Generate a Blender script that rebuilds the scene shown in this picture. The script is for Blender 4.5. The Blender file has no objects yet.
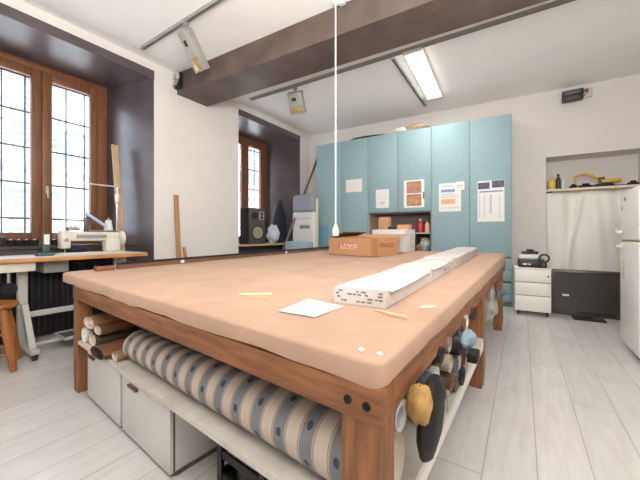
import bpy, bmesh, math, random
from mathutils import Vector, Matrix
random.seed(7)
C = bpy.context.scene.collection
PI = math.pi
# ------------------------------------------------------------------ survey
F, V0, HC = 310.0, 235.0, 1.10          # focal length (px), horizon row, eye height
def onz(u, v, z):
    Y = (HC - z) * F / (v - V0)
    return Vector(((u - 320) / F * Y, Y, z))
def zat(v, Y): return HC - (v - V0) * Y / F
L0 = Vector((-2.143, 4.152)); D1 = Vector((.546, .838)).normalized(); NO = Vector((-D1.y, D1.x))
AL = math.atan2(D1.y, D1.x)
def L(t, s=0): return L0 + D1 * t + NO * s
def LU(u, s=0):
    p = L0 + NO * s; r = (u - 320) / F
    return (r * p.y - p.x) / (D1.x - r * D1.y)
C0 = Vector((2.93, 4.70)); WB = Vector((.869, -.495)).normalized(); NI = Vector((-WB.y, WB.x))
AB = math.atan2(WB.y, WB.x)
def B(s, d=0): return C0 + WB * s + NI * d        # d > 0 goes into the wall
def BU(u, d=0):
    p = C0 + NI * d; r = (u - 320) / F
    return (r * p.y - p.x) / (WB.x - r * WB.y)
TO = Vector((-1.996, 2.394)); E1 = Vector((.787, -.617)).normalized(); E2 = Vector((.567, .824)).normalized()
EN = Vector((-E1.y, E1.x)); AT = math.atan2(E1.y, E1.x); AT2 = math.atan2(E2.y, E2.x)
TW, TL = 2.72, 3.95
def T(a, b): return TO + E1 * a + E2 * b
def tl(a, b): return (a + b * E2.dot(E1), b * E2.dot(EN))
def tz(a, b):
    p, q = a / TW, b / TL
    return (.814 * (1-p) + .800 * p) * (1-q) + (.856 * (1-p) + .866 * p) * q
def ab(p):
    r = Vector((p[0], p[1])) - TO; det = E1.x*E2.y - E1.y*E2.x
    return ((r.x*E2.y - r.y*E2.x)/det, (E1.x*r.y - E1.y*r.x)/det)
def ontable(u, v):
    z = .82
    for _ in range(8):
        p = onz(u, v, z); z = tz(*ab(p))
    return p
CEIL = 3.37
# ------------------------------------------------------------------ materials
def lin(c):
    c = c / 255
    return c / 12.92 if c <= .04045 else ((c + .055) / 1.055) ** 2.4
def rgb(c): return (lin(c[0]), lin(c[1]), lin(c[2]), 1)
_m = {}
def mat(name, col, rough=.6, metal=0, var=0, scale=8, stretch=(1, 1, 1), bump=0, col2=None, spec=.5, emit=0, detail=4):
    if name in _m: return _m[name]
    m = bpy.data.materials.new(name); m.use_nodes = True; _m[name] = m
    nt = m.node_tree; N = nt.nodes; lk = nt.links; b = N['Principled BSDF']
    b.inputs['Base Color'].default_value = rgb(col); b.inputs['Roughness'].default_value = rough
    b.inputs['Metallic'].default_value = metal; b.inputs['Specular IOR Level'].default_value = spec
    if emit:
        b.inputs['Emission Color'].default_value = rgb(col); b.inputs['Emission Strength'].default_value = emit
    if var or bump or col2:
        tc = N.new('ShaderNodeTexCoord'); mp = N.new('ShaderNodeMapping'); mp.inputs['Scale'].default_value = stretch
        lk.new(tc.outputs['Object'], mp.inputs['Vector'])
        nz = N.new('ShaderNodeTexNoise'); nz.inputs['Scale'].default_value = scale; nz.inputs['Detail'].default_value = detail
        nz.inputs['Roughness'].default_value = .62
        lk.new(mp.outputs['Vector'], nz.inputs['Vector'])
        if var or col2:
            rp = N.new('ShaderNodeValToRGB')
            rp.color_ramp.elements[0].position = .32; rp.color_ramp.elements[1].position = .68
            c2 = col2 or [max(0, x * (1 - var)) for x in col]
            rp.color_ramp.elements[0].color = rgb(c2); rp.color_ramp.elements[1].color = rgb(col)
            lk.new(nz.outputs['Fac'], rp.inputs['Fac']); lk.new(rp.outputs['Color'], b.inputs['Base Color'])
        if bump:
            bp = N.new('ShaderNodeBump'); bp.inputs['Strength'].default_value = bump; bp.inputs['Distance'].default_value = .01
            lk.new(nz.outputs['Fac'], bp.inputs['Height']); lk.new(bp.outputs['Normal'], b.inputs['Normal'])
    return m
def mth(nt, op, a, b=None, c=None):
    n = nt.nodes.new('ShaderNodeMath'); n.operation = op
    for i, x in enumerate((a, b, c)):
        if x is None: continue
        if isinstance(x, (int, float)): n.inputs[i].default_value = x
        else: nt.links.new(x, n.inputs[i])
    return n.outputs[0]
def mixc(nt, f, a, b):
    n = nt.nodes.new('ShaderNodeMix'); n.data_type = 'RGBA'
    nt.links.new(f, n.inputs[0])
    for s, x in ((n.inputs[6], a), (n.inputs[7], b)):
        if isinstance(x, tuple): s.default_value = x
        else: nt.links.new(x, s)
    return n.outputs[2]

wallm = mat('wall_plaster', (226, 221, 216), .9, var=.03, scale=1.6, bump=.06)
ceilm = mat('ceiling_plaster', (242, 240, 238), .95, var=.02, scale=1)
purp = mat('plum_stucco', (94, 82, 85), .33, var=.25, scale=2.6, bump=.1, detail=8, spec=.75)
beamm = mat('brown_stucco', (106, 88, 81), .5, var=.26, scale=3.2, bump=.12, detail=9)
whitep = mat('white_paint', (232, 230, 226), .45)
frm = mat('window_timber', (136, 88, 58), .45, var=.18, scale=5, stretch=(6, 6, .6))
oak = mat('table_timber', (172, 114, 72), .62, var=.34, scale=5, stretch=(6, 6, .7), bump=.15, detail=8)
oakh = mat('table_timber_lying', (172, 114, 72), .62, var=.34, scale=5, stretch=(.7, 6, 6), bump=.15, detail=8)
clothtop = mat('table_cover', (200, 166, 142), .88, var=.08, scale=3.2, bump=.2, detail=10)
teal = mat('teal_laminate', (150, 178, 183), .7, var=.05, scale=14, stretch=(1, 1, 1.4), detail=8, spec=.25)
tealdk = mat('teal_edge', (92, 128, 132), .5)
dark = mat('black_plastic', (32, 32, 34), .45)
darkm = mat('dark_matte', (28, 27, 29), .85)
gap = mat('shadow_gap', (60, 72, 74), .9)
steel = mat('grey_metal', (165, 163, 158), .4, metal=.6)
alu = mat('track_aluminium', (158, 157, 152), .45, metal=.3)
greyp = mat('grey_plastic', (138, 142, 148), .5)
cream = mat('cream_enamel', (222, 216, 198), .4)
mwhite = mat('machine_enamel', (225, 218, 204), .35, var=.05, scale=10)
paper = mat('white_paper', (232, 230, 227), .8)
card = mat('cardboard', (196, 152, 108), .85, var=.07, scale=9)
cardin = mat('cardboard_inside', (168, 118, 76), .85, var=.1, scale=9)
pine = mat('pale_pine', (206, 172, 132), .6, var=.14, scale=6, stretch=(5, 5, .6))
orangew = mat('honey_wood', (186, 116, 58), .4, var=.22, scale=5, stretch=(4, 4, .7))
plyedge = mat('ply_edge', (212, 150, 94), .5, var=.12, scale=6)
red = mat('red_print', (190, 44, 40), .7)
chrome = mat('chrome', (200, 200, 202), .2, metal=1)
glassm = bpy.data.materials.new('window_glass'); glassm.use_nodes = True
nt = glassm.node_tree; nt.nodes.clear()
o_ = nt.nodes.new('ShaderNodeOutputMaterial'); mx = nt.nodes.new('ShaderNodeMixShader'); mx.inputs[0].default_value = .06
tr = nt.nodes.new('ShaderNodeBsdfTransparent'); gl = nt.nodes.new('ShaderNodeBsdfGlossy'); gl.inputs['Roughness'].default_value = .02
tr.inputs[0].default_value = (.96, .98, 1, 1)
nt.links.new(tr.outputs[0], mx.inputs[1]); nt.links.new(gl.outputs[0], mx.inputs[2]); nt.links.new(mx.outputs[0], o_.inputs[0])

def floor_mat():
    m = bpy.data.materials.new('white_floorboards'); m.use_nodes = True; nt = m.node_tree; N = nt.nodes; lk = nt.links
    b = N['Principled BSDF']; tc = N.new('ShaderNodeTexCoord'); mp = N.new('ShaderNodeMapping')
    mp.inputs['Rotation'].default_value = (0, 0, -AL); mp.inputs['Location'].default_value = (0, .06, 0)
    lk.new(tc.outputs['Object'], mp.inputs[0])
    bk = N.new('ShaderNodeTexBrick'); bk.inputs['Scale'].default_value = 1; bk.inputs['Brick Width'].default_value = 1.6
    bk.inputs['Row Height'].default_value = .215; bk.inputs['Mortar Size'].default_value = .0028; bk.offset = .37
    bk.inputs['Color1'].default_value = rgb((224, 222, 220)); bk.inputs['Color2'].default_value = rgb((214, 212, 209))
    bk.inputs['Mortar'].default_value = rgb((182, 177, 172)); bk.inputs['Bias'].default_value = 0
    lk.new(mp.outputs[0], bk.inputs[0])
    mp2 = N.new('ShaderNodeMapping'); mp2.inputs['Scale'].default_value = (1.2, 9, 1); lk.new(mp.outputs[0], mp2.inputs[0])
    nz = N.new('ShaderNodeTexNoise'); nz.inputs['Scale'].default_value = 3; nz.inputs['Detail'].default_value = 8; lk.new(mp2.outputs[0], nz.inputs[0])
    rp = N.new('ShaderNodeValToRGB'); rp.color_ramp.elements[0].position = .3; rp.color_ramp.elements[1].position = .65
    rp.color_ramp.elements[0].color = (.88, .87, .86, 1); rp.color_ramp.elements[1].color = (1, 1, 1, 1); lk.new(nz.outputs[0], rp.inputs[0])
    mu = N.new('ShaderNodeMix'); mu.data_type = 'RGBA'; mu.blend_type = 'MULTIPLY'; mu.inputs[0].default_value = 1
    lk.new(bk.outputs[0], mu.inputs[6]); lk.new(rp.outputs[0], mu.inputs[7]); lk.new(mu.outputs[2], b.inputs['Base Color'])
    b.inputs['Roughness'].default_value = .3
    bp = N.new('ShaderNodeBump'); bp.inputs['Strength'].default_value = .15; bp.inputs['Distance'].default_value = .004
    lk.new(bk.outputs['Fac'], bp.inputs['Height']); bp.invert = True; lk.new(bp.outputs[0], b.inputs['Normal'])
    return m
def stripe_mat():
    m = bpy.data.materials.new('striped_upholstery'); m.use_nodes = True; nt = m.node_tree; N = nt.nodes; lk = nt.links
    b = N['Principled BSDF']; b.inputs['Roughness'].default_value = .85
    uv = N.new('ShaderNodeUVMap'); sp = N.new('ShaderNodeSeparateXYZ'); lk.new(uv.outputs[0], sp.inputs[0])
    p = .112
    x = mth(nt, 'DIVIDE', sp.outputs[0], p); fx = mth(nt, 'FRACT', x); dx = mth(nt, 'ABSOLUTE', mth(nt, 'SUBTRACT', fx, .5))
    band = mth(nt, 'LESS_THAN', dx, .25)
    line = mth(nt, 'LESS_THAN', mth(nt, 'ABSOLUTE', mth(nt, 'SUBTRACT', dx, .275)), .012)
    line2 = mth(nt, 'LESS_THAN', mth(nt, 'ABSOLUTE', mth(nt, 'SUBTRACT', dx, .225)), .012)
    row = mth(nt, 'FLOOR', x)
    y = mth(nt, 'ADD', mth(nt, 'DIVIDE', sp.outputs[1], .105), mth(nt, 'MULTIPLY', row, .5))
    dy = mth(nt, 'SUBTRACT', mth(nt, 'FRACT', y), .5)
    d2 = mth(nt, 'ADD', mth(nt, 'POWER', mth(nt, 'MULTIPLY', dx, p), 2), mth(nt, 'POWER', mth(nt, 'ABSOLUTE', mth(nt, 'MULTIPLY', dy, .085)), 2))
    dot = mth(nt, 'LESS_THAN', d2, .0105 ** 2)
    w = N.new('ShaderNodeTexNoise'); w.inputs['Scale'].default_value = 160; lk.new(uv.outputs[0], w.inputs[0])
    g = mixc(nt, w.outputs[0], rgb((112, 115, 119)), rgb((146, 147, 148)))
    col = mixc(nt, band, rgb((206, 190, 174)), g)
    col = mixc(nt, line, col, rgb((140, 122, 104))); col = mixc(nt, line2, col, rgb((196, 182, 166)))
    col = mixc(nt, dot, col, rgb((66, 72, 88)))
    lk.new(col, b.inputs['Base Color'])
    return m
def mesh_cloth():
    m = bpy.data.materials.new('grey_mesh_cloth'); m.use_nodes = True; nt = m.node_tree; N = nt.nodes; lk = nt.links
    b = N['Principled BSDF']; b.inputs['Roughness'].default_value = .7
    uv = N.new('ShaderNodeUVMap'); ck = N.new('ShaderNodeTexChecker'); ck.inputs['Scale'].default_value = 160
    ck.inputs['Color1'].default_value = rgb((84, 88, 96)); ck.inputs['Color2'].default_value = rgb((128, 132, 140))
    lk.new(uv.outputs[0], ck.inputs[0]); lk.new(ck.outputs[0], b.inputs['Base Color'])
    return m
# ------------------------------------------------------------------ builders
class MB:
    def __init__(self, m=None): self.bm = bmesh.new(); self.bm.faces.layers.int.new('done'); self.mats = []; self.cur = 0; self.uv = None; m and self.m(m)
    def m(self, mt):
        if mt not in self.mats: self.mats.append(mt)
        self.cur = self.mats.index(mt); return self
    def _begin(self): pass
    def _end(self):
        ly = self.bm.faces.layers.int.get('done') or self.bm.faces.layers.int.new('done')
        for f in self.bm.faces:
            if f[ly] == 0: f.material_index = self.cur; f[ly] = 1
        return self
    def box(self, x0, y0, z0, x1, y1, z1, bev=0, M=None, seg=2):
        self._begin()
        x0, x1 = sorted((x0, x1)); y0, y1 = sorted((y0, y1)); z0, z1 = sorted((z0, z1))
        mt = Matrix.Translation(((x0+x1)/2, (y0+y1)/2, (z0+z1)/2)) @ Matrix.Diagonal((x1-x0, y1-y0, z1-z0, 1))
        r = bmesh.ops.create_cube(self.bm, size=1, matrix=mt)
        vs = r['verts']
        if M is not None: bmesh.ops.transform(self.bm, matrix=M, verts=vs)
        if bev:
            es = list({e for v in vs for e in v.link_edges})
            bmesh.ops.bevel(self.bm, geom=es, offset=min(bev, .49*min(x1-x0, y1-y0, z1-z0)), segments=seg, profile=.5, affect='EDGES')
        return self._end()
    def ring(self, rings, closed=True, cap=True, uvs=None):
        self._begin()
        R = [[self.bm.verts.new(p) for p in r] for r in rings]
        n = len(R[0])
        if uvs is not None and self.uv is None: self.uv = self.bm.loops.layers.uv.new('UVMap')
        for i in range(len(R)-1):
            for j in range(n if closed else n-1):
                k = (j+1) % n
                f = self.bm.faces.new((R[i][j], R[i][k], R[i+1][k], R[i+1][j]))
                if uvs is not None:
                    for lp, (ii, jj) in zip(f.loops, ((i, j), (i, j+1), (i+1, j+1), (i+1, j))):
                        lp[self.uv].uv = uvs(ii, jj)
        if cap and closed:
            self.bm.faces.new(list(reversed(R[0]))); self.bm.faces.new(R[-1])
        return self._end()
    def tube(self, p, q, r, r2=None, n=14):
        return self.path([p, q], [r, r if r2 is None else r2], n)
    def path(self, pts, r, n=10):
        pts = [Vector(p) for p in pts]; k = len(pts)
        rs = r if isinstance(r, (list, tuple)) else [r]*k
        rings = []; up = None
        for i, p in enumerate(pts):
            d = (pts[min(i+1, k-1)] - pts[max(i-1, 0)]).normalized()
            if up is None: up = Vector((0, 0, 1)) if abs(d.z) < .9 else Vector((1, 0, 0))
            a = d.cross(up).normalized(); b = a.cross(d).normalized(); up = b
            rings.append([p + (a*math.cos(2*PI*j/n) + b*math.sin(2*PI*j/n))*rs[i] for j in range(n)])
        return self.ring(rings)
    def lathe(self, prof, M=None, n=24):
        rings = [[Vector((max(r, 1e-4)*math.cos(2*PI*j/n), max(r, 1e-4)*math.sin(2*PI*j/n), z)) for j in range(n)] for r, z in prof]
        if M is not None: rings = [[M @ p for p in r] for r in rings]
        return self.ring(rings)
    def prism(self, pts, z0, z1, sidemats=None, top=None, bottom=None):
        """z0/z1 are numbers or one value per corner"""
        n = len(pts); zz0 = z0 if isinstance(z0, (list, tuple)) else [z0]*n; zz1 = z1 if isinstance(z1, (list, tuple)) else [z1]*n
        area = sum(pts[i][0]*pts[(i+1) % n][1] - pts[(i+1) % n][0]*pts[i][1] for i in range(n))
        idx = list(range(n)) if area > 0 else list(range(n-1, -1, -1))
        lo = {i: self.bm.verts.new((pts[i][0], pts[i][1], zz0[i])) for i in idx}
        hi = {i: self.bm.verts.new((pts[i][0], pts[i][1], zz1[i])) for i in idx}
        cur = self.cur; ly = self.bm.faces.layers.int['done']
        def put(f, mt):
            if mt is not None: self.m(mt)
            f.material_index = self.cur; self.cur = cur; f[ly] = 1
        put(self.bm.faces.new([lo[i] for i in reversed(idx)]), bottom)
        put(self.bm.faces.new([hi[i] for i in idx]), top)
        for k in range(n):
            i, j = idx[k], idx[(k+1) % n]
            side = min(i, j) if abs(i-j) == 1 else n-1
            put(self.bm.faces.new((lo[i], lo[j], hi[j], hi[i])), sidemats.get(side) if sidemats else None)
        return self
    def quad(self, *p):
        self._begin(); self.bm.faces.new([self.bm.verts.new(x) for x in p]); return self._end()
    def build(self, name, parent=None, loc=None, rz=0, smooth=True, ang=38):
        bmesh.ops.recalc_face_normals(self.bm, faces=self.bm.faces[:])
        me = bpy.data.meshes.new(name); self.bm.to_mesh(me); self.bm.free()
        for mt in self.mats: me.materials.append(mt)
        if smooth:
            for p in me.polygons: p.use_smooth = True
            me.set_sharp_from_angle(angle=math.radians(ang))
        o = bpy.data.objects.new(name, me); C.objects.link(o)
        if parent is not None: o.parent = parent
        if loc is not None: o.location = (loc[0], loc[1], loc[2] if len(loc) > 2 else 0)
        o.rotation_euler.z = rz
        return o
def tag(o, label, cat, group=None, kind=None):
    o['label'] = label; o['category'] = cat
    if group: o['group'] = group
    if kind: o['kind'] = kind
    return o
def thing(name, label, cat, loc, rz=0, group=None):
    o = bpy.data.objects.new(name, None); C.objects.link(o); o.empty_display_size = .05
    o.location = (loc[0], loc[1], loc[2] if len(loc) > 2 else 0); o.rotation_euler.z = rz
    return tag(o, label, cat, group)
def struct(o): o['kind'] = 'structure'; return o
def v3(p, z): return (p[0], p[1], z)
def copy_tree(o, parent=None):
    c = o.copy(); C.objects.link(c)
    if parent is not None: c.parent = parent
    for ch in list(o.children): copy_tree(ch, c)
    return c
def words(name, body, size, parent, loc, rot, m):
    cu = bpy.data.curves.new(name, 'FONT'); cu.body = body; cu.size = size; cu.align_x = 'CENTER'; cu.align_y = 'CENTER'; cu.extrude = .0006
    cu.materials.append(m)
    t_ = bpy.data.objects.new(name, cu); C.objects.link(t_); bpy.context.view_layer.update()
    me = bpy.data.meshes.new_from_object(t_); bpy.data.objects.remove(t_)
    if not me.materials: me.materials.append(m)
    o = bpy.data.objects.new(name, me); C.objects.link(o); o.parent = parent; o.location = loc; o.rotation_euler = rot
    return o

# ================================================================== SETTING
RW0 = Vector((3.545, 2.745))                                   # a point of the right wall (runs along D1)
def R(t): return RW0 + D1 * t
WD = .50                                                       # cabinet depth: wall plane lies WD behind cabinet fronts
# corner left/back and back/right
def isect(p, d, q, e):
    det = d.x*(-e.y) + e.x*d.y; r = q - p
    return ((r.x*(-e.y) + e.x*r.y) / det)
tcor = isect(L0, D1, B(0, WD), WB); corner_l = L(tcor)
trc = isect(RW0, D1, B(0, WD), WB); corner_r = R(trc)
s_l = (corner_l - B(0, WD)).dot(WB); s_r = (corner_r - B(0, WD)).dot(WB)
TB = -7.0                                                      # where the side walls end behind the camera
flo = [L(TB, 1), L(tcor+.8, 1), B(s_l-.8, WD+1.2), B(s_r+1, WD+1.2), R(TB+4)]
struct(MB(floor_mat()).prism([tuple(p) for p in (L(-5.6, .97), L(tcor + 1.2, .97), B(s_l, WD+1.2), B(s_r+.6, WD+1.2), R(trc), R(-5.0))], -.06, 0).build('floor', smooth=False))
struct(MB(ceilm).prism([tuple(p) for p in (L(TB, 1), L(tcor+1.2, 1), B(s_l, WD+1.2), B(s_r+.8, WD+1.2), R(-.9), R(-.9)-NO*1.4, R(-5.0)-NO*1.4)], CEIL, CEIL+.1).build('ceiling', smooth=False))  # overhang past the right wall is added to keep the sun out
# left wall with two deep window recesses
W = [dict(i0=-1.95, i1=-.081, o0=-1.725, o1=-.303, sill=.95), dict(i0=1.372, i1=3.125, o0=1.585, o1=2.915, sill=.90)]
SD, SO, SOFF = .80, 1.0, 3.155
wl = MB(wallm)
def pier(tA, tB, left_open, right_open):
    pts = [(tA, 0), (tB, 0)]
    sm = {}
    if right_open is not None: sm[1] = purp; pts += [(right_open, SD), (right_open, SO)]
    else: pts += [(tB, SO)]
    n0 = len(pts)
    if left_open is not None: pts += [(left_open, SO), (left_open, SD)]; sm[n0+1] = purp
    else: pts += [(tA, SO)]
    wl.prism([tuple(L(*p)) for p in pts], 0, CEIL, sm)
pier(TB, W[0]['i0'], None, W[0]['o0'])
pier(W[0]['i1'], W[1]['i0'], W[0]['o1'], W[1]['o0'])
pier(W[1]['i1'], tcor+.6, W[1]['o1'], None)
for w in W:
    q = [(w['i0'], 0), (w['i1'], 0), (w['o1'], SD), (w['o1'], SO), (w['o0'], SO), (w['o0'], SD)]
    wl.prism([tuple(L(*p)) for p in q], SOFF, CEIL, bottom=purp)
    k = .35; f = k / SD
    a0 = w['i0'] + (w['o0']-w['i0'])*f; a1 = w['i1'] + (w['o1']-w['i1'])*f
    wl.prism([tuple(L(*p)) for p in ((a0, k), (a1, k), (w['o1'], SD), (w['o1'], SO), (w['o0'], SO), (w['o0'], SD))], 0, w['sill'], {0: purp})
struct(wl.build('wall_left', smooth=False))
for i, w in enumerate(W):                                       # painted lintel band
    b = MB(purp); b.prism([tuple(L(*p)) for p in ((w['i0']-.004, -.004), (w['i1']+.004, -.004), (w['i1']+.004, .002), (w['i0']-.004, .002))], SOFF-.002, 3.262)
    struct(b.build('trim_%d' % (i+1), smooth=False))
# sills
for i, w in enumerate(W):
    m = mat('dark_sill', (70, 58, 56), .5) if i == 0 else pine
    b = MB(m); f = (.30 if i == 0 else .02)/SD
    s0 = .30 if i == 0 else .02
    b.prism([tuple(L(*p)) for p in ((w['i0']+(w['o0']-w['i0'])*f+.004, s0), (w['i1']+(w['o1']-w['i1'])*f-.004, s0), (w['o1']-.004, SD-.02), (w['o0']+.004, SD-.02))], w['sill'], w['sill']+.03)
    struct(b.build('trim_%d' % (i+3), smooth=False))
# back wall with niche on the right
sn = BU(546, WD); Yn = B(sn, WD).y; nz1 = zat(157.5, Yn)
ND = .42
wb = MB(wallm)
wb.prism([tuple(B(*p)) for p in ((s_l-.3, WD), (sn, WD), (sn, WD+ND+.1), (s_l-.3, WD+ND+.1))], 0, CEIL)
wb.prism([tuple(B(*p)) for p in ((sn, WD), (s_r+.1, WD), (s_r+.1, WD+ND+.1), (sn, WD+ND+.1))], nz1, CEIL)
wb.prism([tuple(B(*p)) for p in ((sn, WD+ND), (s_r+.5, WD+ND), (s_r+.5, WD+ND+.1), (sn, WD+ND+.1))], 0, nz1)
struct(wb.build('wall_back', smooth=False))
wr = MB(wallm); wr.prism([tuple(p) for p in (R(-5.0), R(trc+.55), R(trc+.55)-NO*.15, R(-5.0)-NO*.15)], 0, CEIL)
struct(wr.build('wall_right', smooth=False))
wq = MB(wallm); wq.prism([tuple(p) for p in (L(-5.6, -.01), R(-4.6)+NO*.01, R(-4.6)+NO*.01-D1*.15, L(-5.6, -.01)-D1*.15)], 0, CEIL)
struct(wq.build('wall_rear', smooth=False))
# beam across the ceiling
BD = Vector((.861, -.508)).normalized()
tb0, tb1, zb = LU(177), LU(207), 3.075
bp0, bp1 = L(tb0, .02), L(tb1, .02)
kx = 5.6
bo = MB(beamm).prism([tuple(p) for p in (bp0, bp0+BD*kx, bp1+BD*kx, bp1)], zb, CEIL+.01).build('ceiling_beam', smooth=False); struct(bo)
# windows
def window(i, w):
    wd = w['o1']-w['o0']-.008; h0 = w['sill']+.03; h1 = SOFF-.005
    root = MB(frm).box(-wd/2, -.035, h0, -wd/2+.115, .035, h1, .006).box(wd/2-.115, -.035, h0, wd/2, .035, h1, .006)\
        .box(-wd/2+.115, -.035, h1-.075, wd/2-.115, .035, h1, .006).box(-wd/2+.115, -.035, h0, wd/2-.115, .035, h0+.045, .006)\
        .build('window_%d' % (i+1), None, v3(L((w['o0']+w['o1'])/2, SD+.02), 0), AL)
    struct(root)
    sw = wd/2-.115
    for sgn in (-1, 1):
        xa, xb = (-sw, -.002) if sgn < 0 else (.002, sw)
        z0, z1 = h0+.045, h1-.075; st = .095
        s = MB(frm).box(xa, -.06, z0, xa+st, .0, z1, .008).box(xb-st, -.06, z0, xb, .0, z1, .008)\
            .box(xa+st, -.06, z1-.105, xb-st, .0, z1, .008).box(xa+st, -.06, z0, xb-st, .0, z0+.105, .008).build('sash', root)
        MB(glassm).box(xa+st, -.032, z0+.105, xb-st, -.028, z1-.105).build('pane', s)
        if sgn > 0:
            hx = xa+.045; hz = zat(190, 3.75)
            MB(steel).box(hx-.016, -.067, hz-.05, hx+.016, -.06, hz+.05, .004).tube((hx, -.067, hz+.02), (hx, -.095, hz+.02), .008)\
                .box(hx-.011, -.106, hz-.10, hx+.011, -.09, hz+.03, .006).build('handle', s)
    g = MB(mat('grille_iron', (64, 68, 78), .5))
    nb = 7; zs = [h0+.32+.43*k for k in range(9) if h0+.32+.43*k < h1]
    for k in range(1, nb):
        x = -wd/2+wd*k/nb; g.tube((x, .16, h0-.02), (x, .16, h1), .010, n=8)
    for z in zs: g.box(-wd/2, .145, z-.011, wd/2, .152, z+.011)
    g.build('grille', root)
for i, w in enumerate(W): window(i, w)
# the street beyond: a pale facade with shutters and a balcony
street = struct(MB(mat('street_paving', (190, 188, 184), .9)).box(-9, 1.05, -.4, 12, 16, -.3).build('ground', None, v3(L(0, 0), 0), AL, smooth=False))
fw = thing('apartment_building', 'pale sunlit building across the street, seen through the windows', 'building', v3(L(1, 6.5), -.3), AL)
MB(mat('facade_render', (206, 205, 204), .9, var=.04, scale=2)).box(-8, 0, 0, 9, 1, 9).build('facade', fw, smooth=False)
for zz in (.2, 3.2):
    for k in range(8):
        x = -6.6+2.0*k
        s = MB(mat('shutter_grey', (120, 126, 136), .8)).box(x-.5, -.05, zz+.55, x+.5, 0, zz+2.35).build('shutter', fw)
        sl = MB(mat('shutter_light', (150, 155, 164), .8))
        for q in range(11): sl.box(x-.44, -.075, zz+.62+q*.155, x+.44, -.05, zz+.70+q*.155)
        sl.build('louvre', s)
for zz in (3.0, 5.9):
    b = MB(mat('balcony_slab', (140, 142, 148), .9)).box(-8, -.8, zz, 9, 0, zz+.16).build('balcony', fw)
    rl = MB(mat('balcony_rail', (84, 90, 100), .6)).box(-8, -.78, zz+1.0, 9, -.74, zz+1.05)
    for k in range(110): rl.box(-8+k*.155, -.77, zz+.16, -7.975+k*.155, -.75, zz+1.0)
    rl.build('railing', b)
MB(mat('plinth', (196, 198, 202), .9)).box(-8, -.06, 0, 9, 0, .6).build('plinth', fw)

# ================================================================== CUTTING TABLE
tab = thing('cutting_table', 'very large cutting table of rough timber with a padded peach fabric top', 'table', v3(TO, 0), AT)
def round_poly(pts, r, n=6):
    out = []
    for i, p in enumerate(pts):
        p = Vector(p); a = (Vector(pts[i-1])-p).normalized(); b = (Vector(pts[(i+1) % len(pts)])-p).normalized()
        for k in range(n+1):
            t = k/n; q0, q2 = p+a*r, p+b*r
            out.append(tuple(q0*(1-t)**2 + p*2*t*(1-t) + q2*t*t))
    return out
def slab_top():
    N = 44; b = MB(clothtop); bm = b.bm
    uvp = [(0, 0), (TW, 0), (TW, TL), (0, TL)]
    rp = round_poly(uvp, .045, 6)
    cx, cy = TW/2, TL/2
    rnd = random.Random(3)
    rings = []
    # bottom ring, side rings, softened edge, inner rings
    for inset, dz in ((.012, None), (.0, 'b'), (0, -.012), (.006, -.004), (.02, 0), (.08, 0), (.5, 0)):
        r = []
        for (a, bb) in densify(rp):
            sa = 1 - inset/cx; sb = 1 - inset/cy
            A = cx + (a-cx)*sa; Bv = cy + (bb-cy)*sb
            x, y = tl(A, Bv)
            if dz is None or dz == 'b':
                wv = .004*math.sin(a*9+bb*7) + .003*math.sin(a*23+bb*19)
                z = .737 + wv + (0 if dz is None else .004)
            else: z = tz(A, Bv) + dz
            r.append(Vector((x, y, z)))
        rings.append(r)
    b.ring(rings, cap=True)
    return b.build('tabletop', tab, ang=60)
def densify(pts, step=.12):
    out = []
    for i, p in enumerate(pts):
        q = pts[(i+1) % len(pts)]; d = math.dist(p, q); k = max(1, int(d/step))
        for j in range(k): out.append((p[0]+(q[0]-p[0])*j/k, p[1]+(q[1]-p[1])*j/k))
    return out
top = slab_top()
LEGS = [(.30, .003, .10, .085), (2.605, .003, .108, .075), (2.612, 1.80, .10, .085), (2.612, 3.42, .10, .085), (.30, 1.80, .10, .085), (.30, 3.42, .10, .085)]
for (a, b_, wx, wy) in LEGS:
    x, y = tl(a, b_)
    if a > 1: x = tl(a, b_)[0]
    rings = []
    for z, sx in ((0, .78), (.05, .80), (.055, .9), (.13, 1), (.60, 1), (.736, 1)):
        c0 = x + wx*(1-sx)*.9 if a < 1 else x + wx*(1-sx)*.5
        rings.append([Vector(p) for p in ((c0, y, z), (c0+wx*sx, y, z), (c0+wx*sx, y+wy, z), (c0, y+wy, z))])
    MB(oak).ring(rings).build('leg', tab)
AP0, AP1 = .648, .736
x0, _ = tl(.298, 0); x1 = tl(2.715, 0)[0]
ap = MB(oakh).box(x0, .006, AP0, x1, .034, AP1, .003, M=None)
ap.box(x0-.0, .0, AP0, x1, .008, AP1, .003); ap.build('apron', tab)
def skewbox(b, a0, b0, a1, b1, z0, z1): b.prism([tl(a0, b0), tl(a1, b0), tl(a1, b1), tl(a0, b1)], z0, z1); return b
oaky = mat('table_timber_deep', (172, 114, 72), .62, var=.34, scale=5, stretch=(6, .7, 6), bump=.15, detail=8)
skewbox(MB(oaky), 2.69, .09, 2.713, 3.88, .655, .736).build('apron', tab)
skewbox(MB(oaky), .30, .09, .325, 3.88, .655, .736).build('apron', tab)
skewbox(MB(oakh), .30, 3.86, 2.713, 3.885, .655, .736).build('apron', tab)
skewbox(MB(oakh), .40, 1.83, 2.612, 1.86, .25, .29).build('cross_rail', tab)
for a in (2.625, 2.678):
    x, y = tl(a, 0); Mx = Matrix.Translation((x, y-.001, .690)) @ Matrix.Rotation(PI/2, 4, 'X')
    MB(darkm).lathe([(.0, .004), (.008, .005), (.010, .004), (.0112, .002), (.0112, -.002)], Mx, 16).build('bolt', tab)
for (a, b_) in ((2.64, .045), (2.690, .05)):
    x, y = tl(a, b_)
    MB(paper).lathe([(.008, -.001), (.008, .003), (.004, .007), (0, .008)], Matrix.Translation((x, y, tz(a, b_))), 12).build('stud', tab)
SZ = .365
shelfw = mat('white_shelf', (222, 216, 207), .6, var=.10, scale=7)
sh = MB(shelfw)
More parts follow.
